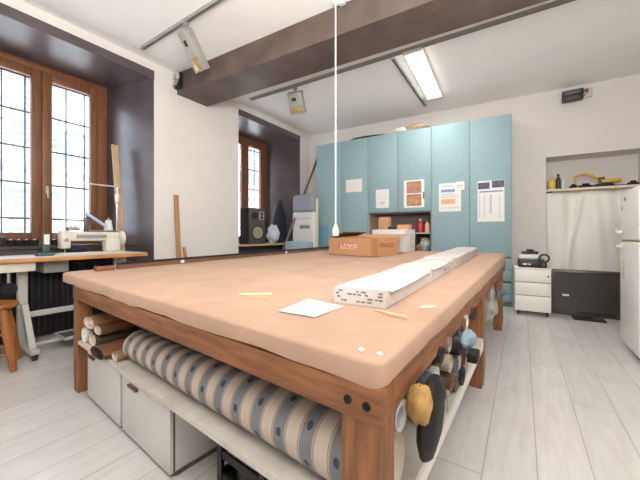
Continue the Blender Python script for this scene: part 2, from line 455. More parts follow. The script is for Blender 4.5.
skewbox(sh, .402, .004, 2.60, .09, SZ-.022, SZ); skewbox(sh, .30, .092, 2.715, 1.795, SZ-.022, SZ)
shelf = sh.build('shelf', tab, smooth=False)
skewbox(MB(whitep), 2.70, .09, 2.716, 1.79, SZ-.075, SZ-.0225).build('fascia', shelf, smooth=False)

# --- low cabinets below the shelf
lowm = mat('low_cabinet_white', (224, 222, 219), .5, var=.03, scale=4)
brownedge = mat('brown_edge', (120, 96, 72), .6)
for k, (a0, a1, lab) in enumerate(((.505, 1.085, 'low white cabinet beside the left front leg of the big table'), (1.10, 1.66, 'low white cabinet with a slot handle, right of its twin under the striped roll'))):
    q = thing('low_cabinet', lab, 'cabinet', v3(T(a0, .03), 0), AT, 'white cabinets under the cutting table')
    wd = a1-a0
    hb = SZ-.03
    MB(brownedge).box(0, .018, .006, .018, .5, hb).box(0, .48, .006, wd, .5, hb).box(0, .018, .006, wd, .5, .024)\
        .box(0, .018, hb-.018, wd, .5, hb).m(lowm).box(wd-.018, .018, .006, wd, .5, hb).m(brownedge).box(wd-.019, .017, .006, wd+.0005, .022, hb)\
        .box(0.001, .03, 0, wd-.001, .48, .007).build('body', q)
    d = MB(lowm).box(.006, 0, .014, wd-.006, .017, hb-.004, .002).m(brownedge).box(.004, .004, .01, .0062, .016, hb-.004).box(.004, .003, .007, wd-.004, .016, .0142).build('door', q)
    hx = wd*.30 if k == 1 else wd*.18
    MB(mat('bronze_pull', (120, 88, 62), .4, metal=.4)).box(hx-.055, -.016, hb-.047, hx+.055, 0, hb-.032, .004).build('handle', d)
q = thing('storage_box', 'white board box on the floor under the right side of the table', 'box', v3(T(1.95, .83), 0), AT)
MB(lowm).box(0, 0, 0, .60, .7, .28).m(brownedge).box(.595, -.002, 0, .605, .004, .282).build('body', q)
MB(lowm).box(-.005, -.003, .281, .607, .7, .30, .003).build('lid', q)
# black crate with jars
q = thing('wire_crate', 'black crate of glass jars on the floor beneath the striped roll', 'crate', v3(T(1.84, .16), 0), AT)
b = MB(dark).box(0, 0, 0, .6, .34, .012)
for (xa, ya, xb, yb) in ((0, 0, .6, .01), (0, .33, .6, .34), (0, 0, .01, .34), (.59, 0, .6, .34)):
    for z in (.012, .11, .20): b.box(xa, ya, z, xb, yb, z+.035)
for x in (0, .28, .57):
    b.box(x, -.004, 0, x+.03, .012, .25); b.box(x, .328, 0, x+.03, .344, .25)
b.build('basket', q)
jarm = mat('jar_glass', (112, 114, 116), .12)
for k, (x, y) in enumerate(((.10, .10), (.25, .12), (.42, .10))):
    j = thing('jar', 'grey glass jar in the black crate, %s from its left end' % ('first', 'second', 'third')[k], 'jar', v3(T(1.84+x, .16+y), .013), 0, 'jars in the black crate')
    MB(jarm).lathe([(.03, 0), (.055, .004), (.056, .15), (.045, .175), (.045, .19)]).build('bowl', j)
    MB(steel).lathe([(.047, .19), (.048, .215), (.02, .216)]).build('lid', j)

# ================================================================== ROLLS BELOW THE TABLE
def roll_mesh(length, r0, r1, m, endm, n=40, hole=.25, seg=24, spiral=True):
    b = MB(m)
    rings = []; us = []
    for i in range(seg+1):
        x = length*i/seg; r = r0 + (r1-r0)*i/seg
        rings.append([Vector((x, (r*(1+.012*math.sin(3*j*2*PI/n+i*.4)))*math.cos(2*PI*j/n), (r*(1+.012*math.sin(3*j*2*PI/n+i*.4)))*math.sin(2*PI*j/n))) for j in range(n)])
    b.ring(rings, cap=False, uvs=lambda i, j: (length*i/seg, 2*PI*(r0+r1)/2*j/n))
    b.m(endm)
    for x, r, sg in ((0, r0, 1), (length, r1, -1)):
        e = [[Vector((x+sg*dx, r*f*math.cos(2*PI*j/n), r*f*math.sin(2*PI*j/n))) for j in range(n)] for f, dx in ((.985, -.001), (.93, 0), (.8, .006), (.62, .001), (.5, .008), (hole, .002), (hole*.95, .05))]
        b.ring(e, cap=False)
    return b
endcream = mat('cloth_end_cream', (214, 200, 184), .9)
sr = roll_mesh(1.625, .080, .099, stripe_mat(), endcream)
o = sr.build('fabric_roll', None, v3(T(1.06, .132), SZ+.083), AT)
o.rotation_euler = (PI*.2, -.011, AT)
tag(o, 'fat roll of grey and cream striped fabric with navy dots', 'fabric roll')
gr = roll_mesh(2.05, .108, .108, mesh_cloth(), mat('cloth_end_grey', (92, 96, 102), .9))
o = gr.build('fabric_roll', None, v3(T(.50, .405), SZ+.110), AT)
tag(o, 'long dark grey mesh fabric roll lying behind the striped roll', 'fabric roll')
# folded bundles on the left end of the shelf
def bundle(a, b0, ln, wx, wz, z, m, lab, endm=None, skew=0):
    p = T(a, b0)
    q = thing('paper_roll', lab, 'roll', v3(p, z), AT2-PI/2+skew, 'wrapped bundles at the left end of the shelf')
    b = MB(m); n = 20; rings = []
    for i in range(7):
        y = ln*i/6; k = 1+.05*math.sin(i*2.1+a*9)
        rings.append([Vector((wx*k*math.cos(2*PI*j/n)*(1+.08*math.cos(2*2*PI*j/n)), y, wz + wz*max(-1, min(1, 1.15*math.sin(2*PI*j/n)*k)))) for j in range(n)])
    b.ring(rings, cap=False); b.build('wrapper', q)
    for y, sg in ((0, 1), (ln, -1)):
        e = MB(endm or endcream)
        e.ring([[Vector((wx*f*math.cos(2*PI*j/n), y+sg*d, wz+wz*f*math.sin(2*PI*j/n))) for j in range(n)] for f, d in ((.99, .001), (.85, .004), (.6, .02), (.35, .005), (.1, .03))], cap=False)
        e.build('rolled_end', q)
kraft = mat('kraft_paper', (176, 136, 96), .8, var=.15, scale=12, bump=.2)
kraft2 = mat('brown_wrap', (142, 96, 62), .75, var=.2, scale=10, bump=.2)
kraft3 = mat('olive_wrap', (96, 88, 70), .8, var=.2, scale=10)
bundle(.475, .02, .27, .050, .050, SZ, mat('pale_wrap', (214, 206, 196), .8, var=.08, scale=9), 'pale wrapped roll with white end beside the left table leg', paper)
bundle(.60, .03, .26, .058, .042, SZ, kraft3, 'dark olive wrapped roll between pale roll and grey mesh roll', endcream)
bundle(.53, .03, .26, .085, .040, SZ+.101, kraft, 'tan paper roll on top of the bundles beside the left leg')
bundle(.67, .04, .25, .060, .030, SZ+.086, kraft2, 'reddish brown paper roll lying on the olive one')
bundle(.86, -.02, .25, .085, .032, SZ, kraft2, 'flat brown paper bundle hanging over the shelf edge', mat('dark_hollow', (60, 44, 36), .9))
bundle(.995, .03, .22, .040, .026, SZ, kraft, 'small tan paper roll next to the striped roll end')
b = MB(glassm if False else jarm).lathe([(.018, 0), (.022, .02), (.012, .10), (.02, .13)])
o = b.build('glass_jar', None, v3(T(.50, .34), SZ), 0); 
tag(o, 'slim clear glass jar behind the tan paper rolls', 'jar')
# rolls with ends towards the aisle on the right
cols = [('grey', (128, 126, 122)), ('olive', (108, 106, 84)), ('dark green', (74, 88, 80)), ('beige', (196, 180, 158)), ('white', (206, 202, 194)), ('brown', (128, 96, 70)),
        ('slate blue', (118, 132, 140)), ('rose', (176, 152, 144)), ('charcoal', (62, 60, 62)), ('cream', (206, 194, 174))]
order = [0, 1, 2, 3, 1, 8, 0, 7, 3, 2, 9, 0, 5, 4, 6, 3, 8, 9, 0, 5, 7, 6, 4, 1, 3, 2, 9, 8, 0, 6]
k = 0
ORD = ['first', 'second', 'third', 'fourth', 'fifth', 'sixth', 'seventh', 'eighth', 'ninth', 'tenth', 'eleventh', 'twelfth', 'thirteenth', 'fourteenth', 'fifteenth']
for lay, (zc, cnt, b0, rr) in enumerate(((SZ+.047, 10, .56, .046), (SZ+.134, 11, .54, .041), (SZ+.214, 13, .46, .038), (SZ+.285, 13, .48, .034))):
    for i in range(cnt):
        cn, cc = cols[order[k % len(order)]]; k += 1
        bb = b0 + (1.30-b0)*i/(cnt-1) if cnt > 1 else b0
        r = rr*random.uniform(.86, 1)
        ln = random.uniform(.9, 1.3); a1 = 2.708+random.uniform(-.025, .022)
        m = mat('cloth_'+cn.replace(' ', '_'), cc, .9, var=.2, scale=14)
        o = roll_mesh(ln, r, r, m, mat('cloth_end_'+cn.replace(' ', '_'), tuple(min(255, c*1.12) for c in cc), .9, var=.25, scale=40), n=20, hole=.3, seg=2)\
            .build('fabric_roll', None, v3(T(a1-ln, bb), zc-(rr-r)), AT)
        o.rotation_euler.x = random.uniform(0, 6)
        tag(o, '%s fabric roll, %s from the near corner in the %s layer under the table' % (cn, ORD[i], ('bottom', 'second', 'third', 'top')[lay]), 'fabric roll', 'fabric rolls stored under the right side of the table')
# the loose things at the near right corner
o = roll_mesh(.42, .042, .042, mat('cloth_silver', (168, 164, 160), .8, var=.12, scale=9), mat('cloth_end_silver', (196, 192, 188), .9), n=24, hole=.5, seg=4).build('fabric_roll', None, v3(T(2.29, .150), SZ+.243), AT)
tag(o, 'silver grey roll lying right behind the near table leg', 'fabric roll')
o = roll_mesh(.40, .05, .05, mat('cloth_khaki', (146, 120, 84), .85, var=.2, scale=9), mat('cloth_end_khaki', (170, 140, 96), .9), n=24, hole=.5, seg=4).build('fabric_roll', None, v3(T(2.30, .245), SZ+.262), AT)
tag(o, 'khaki roll between the silver grey roll and the yellow bundle', 'fabric roll')
def crumple(center, rx, ry, rz, m, name, seed, amp=.12, n1=14, n2=22, M=None):
    rnd = random.Random(seed); ph = [rnd.uniform(0, 6) for _ in range(8)]
    rings = []
    for i in range(n1+1):
        th = PI*i/n1
        r = []
        for j in range(n2):
            a = 2*PI*j/n2
            k = 1 + amp*(math.sin(3*a+ph[0]+2*th)*.5 + math.sin(5*a+ph[1]-3*th)*.35 + math.sin(7*th+ph[2]+a)*.35)
            p = Vector((rx*math.sin(th)*math.cos(a)*k, ry*math.sin(th)*math.sin(a)*k, -rz*math.cos(th)*k))
            r.append(M @ p if M is not None else p)
        rings.append(r)
    return MB(m).ring(rings)
o = crumple(None, .036, .040, .055, mat('yellow_cloth', (206, 164, 100), .9, var=.25, scale=18, bump=.4), 'y', 4, .12).build('fabric_bundle', None, v3(T(2.745, .20), SZ+.263), AT)
tag(o, 'yellow fabric bundle with frayed end at the near right corner', 'fabric')
# black bag
q = thing('black_bag', 'black shiny bag hanging over the right shelf edge by the near corner', 'bag', v3(T(2.755, .275), .462), AT2)
b = MB(mat('black_nylon', (20, 21, 24), .6, var=.3, scale=8)); rings = []
for i, (z, w_, d_) in enumerate(((-.005, .015, .01), (.01, .045, .02), (.06, .08, .03), (.12, .092, .032), (.17, .07, .028), (.20, .035, .015))):
    rings.append([Vector((w_*math.cos(2*PI*j/20)*(1+.05*math.sin(j*1.9+i)) + (z-.1)*.35, d_*math.sin(2*PI*j/20)*(1+.08*math.sin(j*2.3+i)), z)) for j in range(20)])
b.ring(rings); b.build('body', q)
MB(steel).path([(.085, -.028, .08), (.095, -.028, .10), (.10, -.027, .125)], .003, 8).build('zip_pull', q)
q = thing('cloth_bundle', 'light blue cloth with a black block on the rolls near the middle leg', 'cloth', v3(T(2.775, .80), SZ+.285), AT2)
crumple(None, .075, .03, .036, mat('light_blue_cloth', (150, 176, 190), .9, var=.15, scale=12), 'x', 9).build('cloth', q)
MB(darkm).box(-.115, -.05, -.06, -.035, -.012, -.022, .005).build('block', q)
# plastic bag and grey rag between the two right legs
q = thing('plastic_bag', 'white translucent plastic bag hanging beyond the middle right leg', 'bag', v3(T(2.68, 2.48), .50), AT2)
mk = mat('milky_plastic', (214, 210, 202), .35, var=.2, scale=12); mk.node_tree.nodes['Principled BSDF'].inputs['Alpha'].default_value = .72
crumple(None, .12, .065, .155, mk, 'p', 77, .2, n1=22, n2=30).build('bag', q)
crumple(None, .07, .03, .05, mat('grey_content', (120, 120, 122), .8), 'p', 78, .15, M=Matrix.Translation((.02, 0, -.09)) @ Matrix.Diagonal((1, .6, 1, 1))).build('contents', q)
o = crumple(None, .20, .028, .05, mat('grey_rag', (112, 112, 118), .9, var=.2, scale=12), 'r', 12, .2).build('rag', None, v3(T(2.765, 2.55), .585), AT2)
tag(o, 'dark grey rag hanging over the table rail by the far right leg', 'cloth')

# ================================================================== ON THE TABLE
printm = mat('grey_print', (120, 116, 120), .8)
packm = mat('wrapping_paper', (220, 212, 208), .8, var=.07, scale=9, bump=.35)
PR0 = ontable(385.6, 309.4); pdir = Vector((.64, 1)).normalized(); PA = math.atan2(pdir.y, pdir.x)
pleft = Vector((-pdir.y, pdir.x))
def pack(d0, d1, wd, ht, lab, first=False, sk=0):
    p0 = Vector(PR0[:2]) + pdir*d0; p1 = Vector(PR0[:2]) + pdir*d1
    z0 = max(tz(*ab(p0)), tz(*ab(p0+pleft*wd)))+.001; z1 = max(tz(*ab(p1)), tz(*ab(p1+pleft*wd)))+.001
    q = thing('paper_pack', lab, 'package', v3(p0, z0), PA+sk, 'long white paper packs on the cutting table')
    ln = d1-d0; dz = z1-z0; b = MB(packm); n = 26; rings = []
    rnd = random.Random(int(d0*100)+5)
    def sec(x, k):
        h = ht*(1+.02*math.sin(x*9)); c = .006; z = dz*x/ln
        wob = lambda: rnd.uniform(-.002, .002)
        return [Vector(v) for v in ((x, 0, z), (x, 0+wob(), z+h*.5), (x, .002+wob(), z+h-c), (x, c, z+h+wob()), (x, wd*.33, z+h*1.02+wob()), (x, wd*.66, z+h*1.03+wob()), (x, wd-c, z+h+wob()), (x, wd, z+h-c), (x, wd, z+h*.5+wob()), (x, wd, z), (x, wd*.5, z))]
    for i in range(n+1): rings.append(sec(ln*i/n, i))
    b.ring(rings); b.build('wrapper', q)
    f = MB(mat('top_sheet', (212, 206, 202), .85, var=.05, scale=8, bump=.3)); xs = [ln*t for t in (.05, .25, .5, .75, .97)]
    f.ring([[Vector((x, -.012-.006*math.sin(x*7), dz*x/ln+ht-.006)), Vector((x, .02, dz*x/ln+ht*1.03)), Vector((x, wd*.8, dz*x/ln+ht*1.05)), Vector((x, wd*.8, dz*x/ln+ht*1.03)), Vector((x, .02, dz*x/ln+ht*1.01)), Vector((x, -.012-.006*math.sin(x*7), dz*x/ln+ht-.008))] for x in xs])
    f.build('flap', q)
    if first:
        t = MB(printm); rnd = random.Random(2)
        for r_, zz in enumerate((.012, .026, .040, .052)):
            y = .012
            while y < wd-.02:
                l = rnd.uniform(.008, .022)
                if rnd.random() < .72: t.box(-.0012, y, zz, .0005, y+l, zz+.0065)
                y += l+rnd.uniform(.004, .016)
        t.build('print', q)
    else:
        rnd = random.Random(int(d0*50))
        for _ in range(int(ln*6)):
            x = rnd.uniform(.05, ln-.1); t = MB(printm); t.box(x, -.0008, dz*x/ln+.02, x+rnd.uniform(.02, .05), .0005, dz*x/ln+.03); t.build('print', q)
pack(0, .745, .235, .068, 'white paper pack with grey print, nearest of the row on the table', True)
pack(.75, 1.46, .235, .075, 'white paper pack in the middle of the row on the table', sk=.0)
pack(1.465, 3.18, .225, .082, 'longest white paper pack at the far end of the row, before teal cabinets')
c4 = [ontable(*p) for p in ((278.5, 312), (308, 298.5), (343.5, 306.5), (315, 318.5))]
cc = sum(c4, Vector())/4
b = MB(mat('document_paper', (208, 213, 220), .7)); b.ring([[Vector((p.x-cc.x, p.y-cc.y, dz+.0015)) for p in c4] for dz in (0, .0012)])
q = b.build('paper_sheet', None, (cc.x, cc.y, tz(*ab(cc)))); tag(q, 'single white sheet lying beside the paper packs near the table front', 'paper')
t = MB(mat('pale_print', (172, 180, 196), .8))
ex = (c4[3]-c4[0]); ey = (c4[1]-c4[0])
for k in range(7):
    a0 = c4[0]+ex*.12+ey*(.15+.11*k)-cc; a1 = a0+ex*(.5+.25*((k*37) % 3)/2)
    t.ring([[Vector((p.x, p.y, z)) for p in (a0, a1, a1+ey*.03, a0+ey*.03)] for z in (.0026, .0032)])
t.build('printed_lines', q)
def sliver(uvs, lab, m, hgt=.006):
    pts = [ontable(*p) for p in uvs]; c = sum(pts, Vector())/len(pts)
    b = MB(m); b.ring([[Vector((c.x+(p.x-c.x)*k-c.x, c.y+(p.y-c.y)*k-c.y, z)) for p in pts] for z, k in ((.001, 1), (hgt, .9))])
    o = b.build('fabric_scrap', None, (c.x, c.y, tz(*ab(c)))); tag(o, lab, 'scrap', 'scraps on the cutting table')
    w = MB(paper); e = (pts[1]-pts[0])
    w.ring([[Vector((p.x-c.x, p.y-c.y, z)) for p in (pts[0], pts[1], pts[1]*.85+pts[2]*.15, pts[0]*.85+pts[2]*.15)] for z in (.001, hgt+.001)])
    w.build('pale_edge', o)
scr = mat('tan_scrap', (216, 172, 126), .85)
sliver(((239, 295), (272, 294), (271, 299.5), (256, 299)), 'thin tan scrap lying alone in the middle of the table', scr)
sliver(((419, 309), (436, 308), (430, 303.5), (424, 305)), 'small tan scrap near the right table edge', scr)
sliver(((372, 310), (409, 318.5), (407, 320), (388, 316)), 'long thin tan strip in front of the nearest paper pack', scr)
# rail on the left edge
pA, pB = T(.17, .33), T(.15, 3.70); zA, zB = tz(.17, .33), tz(.15, 3.7)
ang = math.atan2(pB.y-pA.y, pB.x-pA.x); ln = (pB-pA).length
q = thing('wooden_rail', 'long brown rail with black top strip along the left table edge', 'rail', v3(pA, zA+.004), ang)
railm = mat('rail_brown', (122, 86, 66), .5, var=.2, scale=6, stretch=(.6, 5, 5))
def longbox(y0, z0, y1, z1): return [[Vector((x, y0, zz+z0)), Vector((x, y1, zz+z0)), Vector((x, y1, zz+z1)), Vector((x, y0, zz+z1))] for x, zz in ((0, 0), (ln, zB-zA))]
MB(railm).ring(longbox(-.02, 0, .02, .034)).build('rail', q); MB(darkm).ring(longbox(-.024, .0345, .024, .05)).build('strip', q)
for x in (.55, 2.1):
    MB(paper).box(x, -.024, .004+(zB-zA)*x/ln, x+.035, -.0205, .030+(zB-zA)*x/ln).build('tag', q)
o = MB(mat('red_brown_block', (150, 92, 62), .5, var=.25, scale=8)).box(0, -.03, 0, .13, .03, .035, .006).build('wood_block', None, v3(T(.18, .17), tz(.18, .2)+.001), ang)
tag(o, 'reddish wood block at the near end of the brown rail', 'block')
# cardboard box FRAGILE
bl, bn = ontable(329, 254.5), ontable(374.5, 257.5)
bx = Vector((bn.x-bl.x, bn.y-bl.y)); bw = bx.length; ba = math.atan2(bx.y, bx.x)
bd = .50; bh = .215
zc = max(tz(*ab(bl)), tz(*ab(bn)), tz(*ab(Vector(bn[:2])+Vector((-bx.y, bx.x)).normalized()*bd)))+.001
q = thing('cardboard_box', 'open brown cardboard box marked fragile in red', 'box', (bl.x, bl.y, zc), ba)
b = MB(card)
b.box(0, 0, 0, bw, .008, bh).box(0, bd-.008, 0, bw, bd, bh).box(0, .008, 0, .008, bd-.008, bh).box(bw-.008, .008, 0, bw, bd-.008, bh).box(.008, .008, 0, bw-.008, bd-.008, .008)
b.build('body', q, smooth=False)
def flap(ax, org, wdt, dep, tilt, rz, m=card):
    o = MB(m).box(0, 0, -.003, wdt, dep, .003).build('flap', q, smooth=False); o.location = org; o.rotation_euler = (tilt, 0, rz)
flap(0, (0, bd-.004, bh), bw, .24, math.radians(10), 0)
flap(0, (.010, bd*.97, bh+.004), bd*.92, .24, math.radians(17), -PI/2, cardin)
flap(0, (bw-.010, .015, bh+.003), bd*.94, .16, math.radians(6), PI/2, card)
MB(cardin).box(.05, .12, .15, bw*.55, .4, .235, .03).build('contents', q)
MB(paper).box(bw*.45, .1, .13, bw-.05, bd-.08, .20, .02).build('packing_paper', q)
MB(mat('glow_pale', (226, 196, 184), .8)).box(bw*.27, -.001, .078, bw*.67, .0, .142).build('label', q)  # pale patch paints a pinkish glow behind the word
words('printed_word', 'FRAGILE', .088, q, (bw*.47, -.0018, .110), (PI/2, 0, 0), red)
words('printed_word', 'FRAGILE', .082, q, (bw+.0012, bd*.5, .125), (PI/2, 0, PI/2), red)
MB(mat('parcel_tape', (176, 128, 82), .4)).box(bw-.06, -.0012, 0, bw+.0012, 0, bh).box(bw, -.001, 0, bw+.0012, .06, bh).build('tape', q)
# white box behind, small boxes on it
ws = BU(397, -.30)
wbx = T(1.42, 3.30)
pw = Vector((onz(408, 251, .856).x, onz(408, 251, .856).y))
q = thing('carton', 'white carton behind the brown box, close to the teal cabinets', 'box', v3(T(1.05, 3.42), tz(1.9, 3.9)+.001), AT)
MB(mat('white_carton', (224, 220, 218), .8)).box(0, 0, 0, .50, .38, .30, .002).build('body', q)
MB(paper).box(-.004, -.004, .301, .504, .384, .315, .003).build('lid', q)
g = MB(mat('carton_print', (172, 174, 184), .8))
for k in range(6): g.box(.501, .18, .07+.032*k, .5025, .18+.14-.02*(k % 3), .08+.032*k)
g.build('print', q)
zt = tz(1.9, 3.9)+.317
for (a, b_, w_, d_, h_, m_, nm, lab) in ((1.62, 3.58, .15, .12, .055, card, 'small_box', 'small orange brown box on top of the white carton'),):
    pass
o = MB(mat('orange_card', (214, 160, 112), .8)).box(0, 0, 0, .17, .13, .07, .003).build('small_box', None, v3(T(1.37, 3.60), zt), AT)
tag(o, 'small orange brown box on top of the white carton', 'box')
o = MB(card).box(0, 0, 0, .16, .10, .19, .002).build('small_box', None, v3(T(1.06, 3.62), zt), AT-.05)
tag(o, 'upright tan cardboard box standing on the white carton', 'box')
q = thing('tape_gun', 'small black tape dispenser lying on the white carton', 'tool', v3(T(1.24, 3.55), zt), AT)
MB(dark).box(0, 0, 0, .12, .04, .03, .008).lathe([(.03, .0), (.03, .035), (.02, .036)], Matrix.Translation((.03, .02, .01)), 16).build('body', q)

# hanging cord with socket and the blue plug on the beam
cp = None
r = (336.5-320)/F
kk = (r*bp0.y-bp0.x)/(BD.x-r*BD.y); bpt = bp0+BD*kk
cx, cy = bpt.x-.012, bpt.y-.06
q = thing('pendant_socket', 'white socket hanging on a long white cord above the table', 'power socket', (cx, cy, zat(236, cy)), 0)
zt_ = CEIL-.02-zat(236, cy)
MB(whitep).tube((0, 0, .10), (0, 0, zt_), .0075, n=10).build('cord', q)
MB(whitep).lathe([(.02, 0), (.03, .004), (.032, .06), (.022, .085), (.009, .12)]).build('socket', q)
MB(whitep).box(-.035, -.03, zt_, .035, .03, zt_+.02, .005).build('ceiling_plate', q)
r = (342.5-320)/F
kk = (r*bp0.y-bp0.x)/(BD.x-r*BD.y); bpt = bp0+BD*kk
q = thing('power_connector', 'blue and white connector fixed high on the brown beam', 'connector', v3(bpt, zat(1, bpt.y)), math.atan2(BD.y, BD.x))
MB(mat('blue_plastic', (52, 96, 140), .4)).box(-.03, -.05, 0, .05, 0, .16, .01).build('body', q)
MB(mat('pale_blue', (186, 206, 206), .4)).box(-.028, -.055, -.06, .045, -.002, .0, .014).build('collar', q)

# ================================================================== TEAL CABINETS
us = [316.5, 341, 367.7, 397.7, 431.2, 469.5, 511.5]
ss = [BU(u) for u in us]
CT = 2.95; NZ = zat(212, B(ss[3]).y); KZ = .07
tl_ = ['leftmost narrow teal cabinet, behind the hanging white cord', 'teal cabinet with a landscape white paper on its door', 'teal wall cabinet with a small upright paper above the open niche', 'teal wall cabinet with the pink photograph on its door', 'teal tall cabinet with the blue and orange printed sheet', 'rightmost teal tall cabinet with the calendar sheet and drawers below']
for k in range(6):
    w_ = ss[k+1]-ss[k]; upper = k in (2, 3); z0 = NZ if upper else 0
    q = thing('wall_cabinet' if upper else 'tall_cabinet', tl_[k], 'cabinet', v3(B(ss[k]), z0), AB, 'row of teal cabinets')
    H_ = CT-z0
    b = MB(teal).box(.001, .024, 0 if upper else KZ, w_-.001, WD-.004, H_)
    if not upper: b.m(tealdk).box(.001, .05, 0, w_-.001, WD-.02, KZ)
    if k == 5: b.m(mat('grey_side', (168, 166, 160), .6)).box(w_-.0012, .022, 0, w_+.004, WD-.005, H_)
    b.m(gap).box(.002, .0225, KZ if not upper else .002, w_-.002, .0242, H_-.002)
    b.build('body', q)
    d0 = .003 if upper else KZ+.004
    if k == 5:
        zs = [KZ+.004] + [zat(v, 4.70) for v in (295, 282.7, 270.3, 258)]
        for j in range(4):
            dd = MB(teal).box(.003, .0, zs[j]+(.012 if j in (2,) else .004), w_-.003, .021, zs[j+1]-(.012 if j in (1, 3) else .003), .002).build('drawer', q)
            MB(mat('dark_grip', (58, 84, 88), .6)).box(.01, .003, zs[j+1]-.012, w_-.01, .02, zs[j+1]-.0035).build('grip', dd)
        d0 = zs[4]+.014
        MB(mat('dark_grip', (58, 84, 88), .6)).box(.003, .006, zs[4]-.002, w_-.003, .022, zs[4]+.012).build('grip_rail', q)
    MB(teal).box(.003, 0, d0, w_-.003, .021, H_-.003, .002).build('door', q)
# niche unit below the two wall cabinets
q = thing('open_shelf_unit', 'open compartment with a shelf between the teal cabinets', 'shelf unit', v3(B(ss[2]), 0), AB)
wN = ss[4]-ss[2]
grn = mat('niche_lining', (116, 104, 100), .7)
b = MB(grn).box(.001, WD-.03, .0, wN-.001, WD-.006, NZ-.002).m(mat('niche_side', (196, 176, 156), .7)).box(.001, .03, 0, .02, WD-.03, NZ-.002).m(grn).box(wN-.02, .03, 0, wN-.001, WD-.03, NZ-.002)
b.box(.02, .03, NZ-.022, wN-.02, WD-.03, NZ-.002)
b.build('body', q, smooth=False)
zsh = zat(232.7, B(ss[4]-.1).y); zsl = .80
MB(teal).box(.02, .0, 0, wN-.02, WD-.03, zsl).build('counter', q)
sx = BU(415, .05)-ss[2]
MB(mat('shelf_board', (180, 190, 186), .6)).box(sx, .03, zsh-.018, wN-.02, WD-.03, zsh).build('shelf', q)
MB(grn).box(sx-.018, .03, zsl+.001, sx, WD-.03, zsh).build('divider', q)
def bottle(p, z, h, r, m, capm, name, lab, cat='bottle', grp=None, squeeze=1):
    q = thing(name, lab, cat, v3(p, z), AB, grp)
    S = Matrix.Diagonal((1, squeeze, 1, 1))
    MB(m).lathe([(r*.9, 0), (r, .01*h/.2), (r, h*.62), (r*.85, h*.72), (r*.38, h*.80), (r*.38, h*.86)], S, 18).build('body', q)
    MB(capm).lathe([(r*.45, h*.86), (r*.45, h*.98), (r*.2, h)], None, 14).build('cap', q)
ps = lambda u, d: B(BU(u, d), d)
bottle(ps(420.3, .14), zsh, .25, .05, mat('red_plastic', (196, 60, 52), .4), paper, 'spray_bottle', 'red bottle with white cap on the shelf of the open compartment')
bottle(ps(427.3, .14), zsh, .22, .042, mat('peach_plastic', (226, 178, 150), .45), mat('orange_cap', (206, 96, 60), .5), 'plastic_bottle', 'pale peach bottle right of the red bottle')
bottle(ps(424.2, .25), zsh, .19, .035, mat('dark_red', (120, 40, 40), .5), dark, 'plastic_bottle', 'dark red bottle behind the red and peach bottles')
o = crumple(None, .10, .09, .12, mat('clear_bag', (200, 198, 194), .3, var=.3, scale=20), 'bag', 5, .14).build('plastic_bag', None, v3(ps(425, .17), zsl+.122), AB)
tag(o, 'crumpled clear plastic bag below the bottles in the open compartment', 'bag')
o = crumple(None, .045, .045, .07, mat('brown_jar', (150, 92, 66), .5), 'j', 6, .03).build('small_jar', None, v3(ps(418.3, .10), zsl+.072), AB)
tag(o, 'small reddish brown pot left of the clear plastic bag', 'jar')

# papers on the doors
def notice(u0, v0, u1, v1, lab, fn, name='paper_notice', m=paper, dd=.004):
    s0, s1 = BU(u0), BU(u1); Y = B((s0+s1)/2).y
    z1, z0 = zat(v0, Y), zat(v1, Y); w_, h_ = s1-s0, z1-z0
    q = thing(name, lab, 'paper', v3(B(s0, -dd), z0), AB, 'papers stuck on the teal doors')
    MB(m).box(0, 0, 0, w_, .0025, h_).build('sheet', q)
    if fn:
        for nm, (mm, rects) in fn.items():
            p = MB(mm)
            for (a, b_, c, d) in rects: p.box(w_*a, -.0012, h_*b_, w_*c, .0004, h_*d)
            p.build(nm, q)
gp = mat('pink_ink', (206, 176, 188), .8); bl_ = mat('blue_ink', (128, 156, 190), .8); og = mat('orange_ink', (226, 182, 128), .8); gi = mat('grey_ink', (168, 168, 178), .8)
lines = lambda n, x0, x1, y0, y1, th: [(x0, y0+(y1-y0)*i/n, x1-.12*((i*7) % 3)/2, y0+(y1-y0)*i/n+th) for i in range(n)]
notice(346, 179.5, 362, 192, 'blank landscape paper on the second teal door from the left', {'faint_lines': (mat('faint_ink', (222, 214, 220), .8), lines(4, .1, .9, .2, .9, .04))})
notice(376, 189.5, 389, 208, 'small upright handwritten paper left of the pink photograph', {'faint_lines': (mat('faint_ink', (222, 214, 220), .8), lines(5, .12, .88, .45, .95, .03)), 'stamp': (gi, [(.35, .2, .65, .24), (.3, .3, .7, .33)])})
notice(404, 180, 424.3, 207.5, 'pink and brown photograph with white border on a teal door',
       {'picture_upper': (mat('photo_rose', (196, 142, 116), .6, var=.2, scale=14), [(.14, .52, .86, .95)]), 'picture_lower': (mat('photo_brown', (150, 98, 66), .6, var=.45, scale=12, col2=(206, 160, 120)), [(.14, .06, .86, .48)]), 'picture_edge': (mat('photo_dark', (90, 74, 70), .6), [(.94, .3, 1, .55)])}, 'photo_print')
notice(439, 183, 461, 211.5, 'printed sheet with blue and orange bands on a teal door',
       {'blue_band': (bl_, [(.1, .68, .72, .78), (.1, .60, .7, .615)]), 'orange_band': (og, [(.1, .26, .75, .44)]), 'text_lines': (gi, [(.1, .5, .9, .515), (.1, .54, .8, .55), (.1, .12, .9, .135), (.12, .88, .7, .9)])})
notice(456, 181.5, 464.5, 190, 'small slip overlapping the corner of the blue and orange sheet', {'text': (gi, [(.15, .5, .85, .58), (.15, .3, .6, .36)])}, dd=.008)
cal = [(.06+.18*c, .08, .10+.18*c, .66) for c in (0, 1)] + [(.47, .2, .53, .66), (.80, .08, .84, .66)]
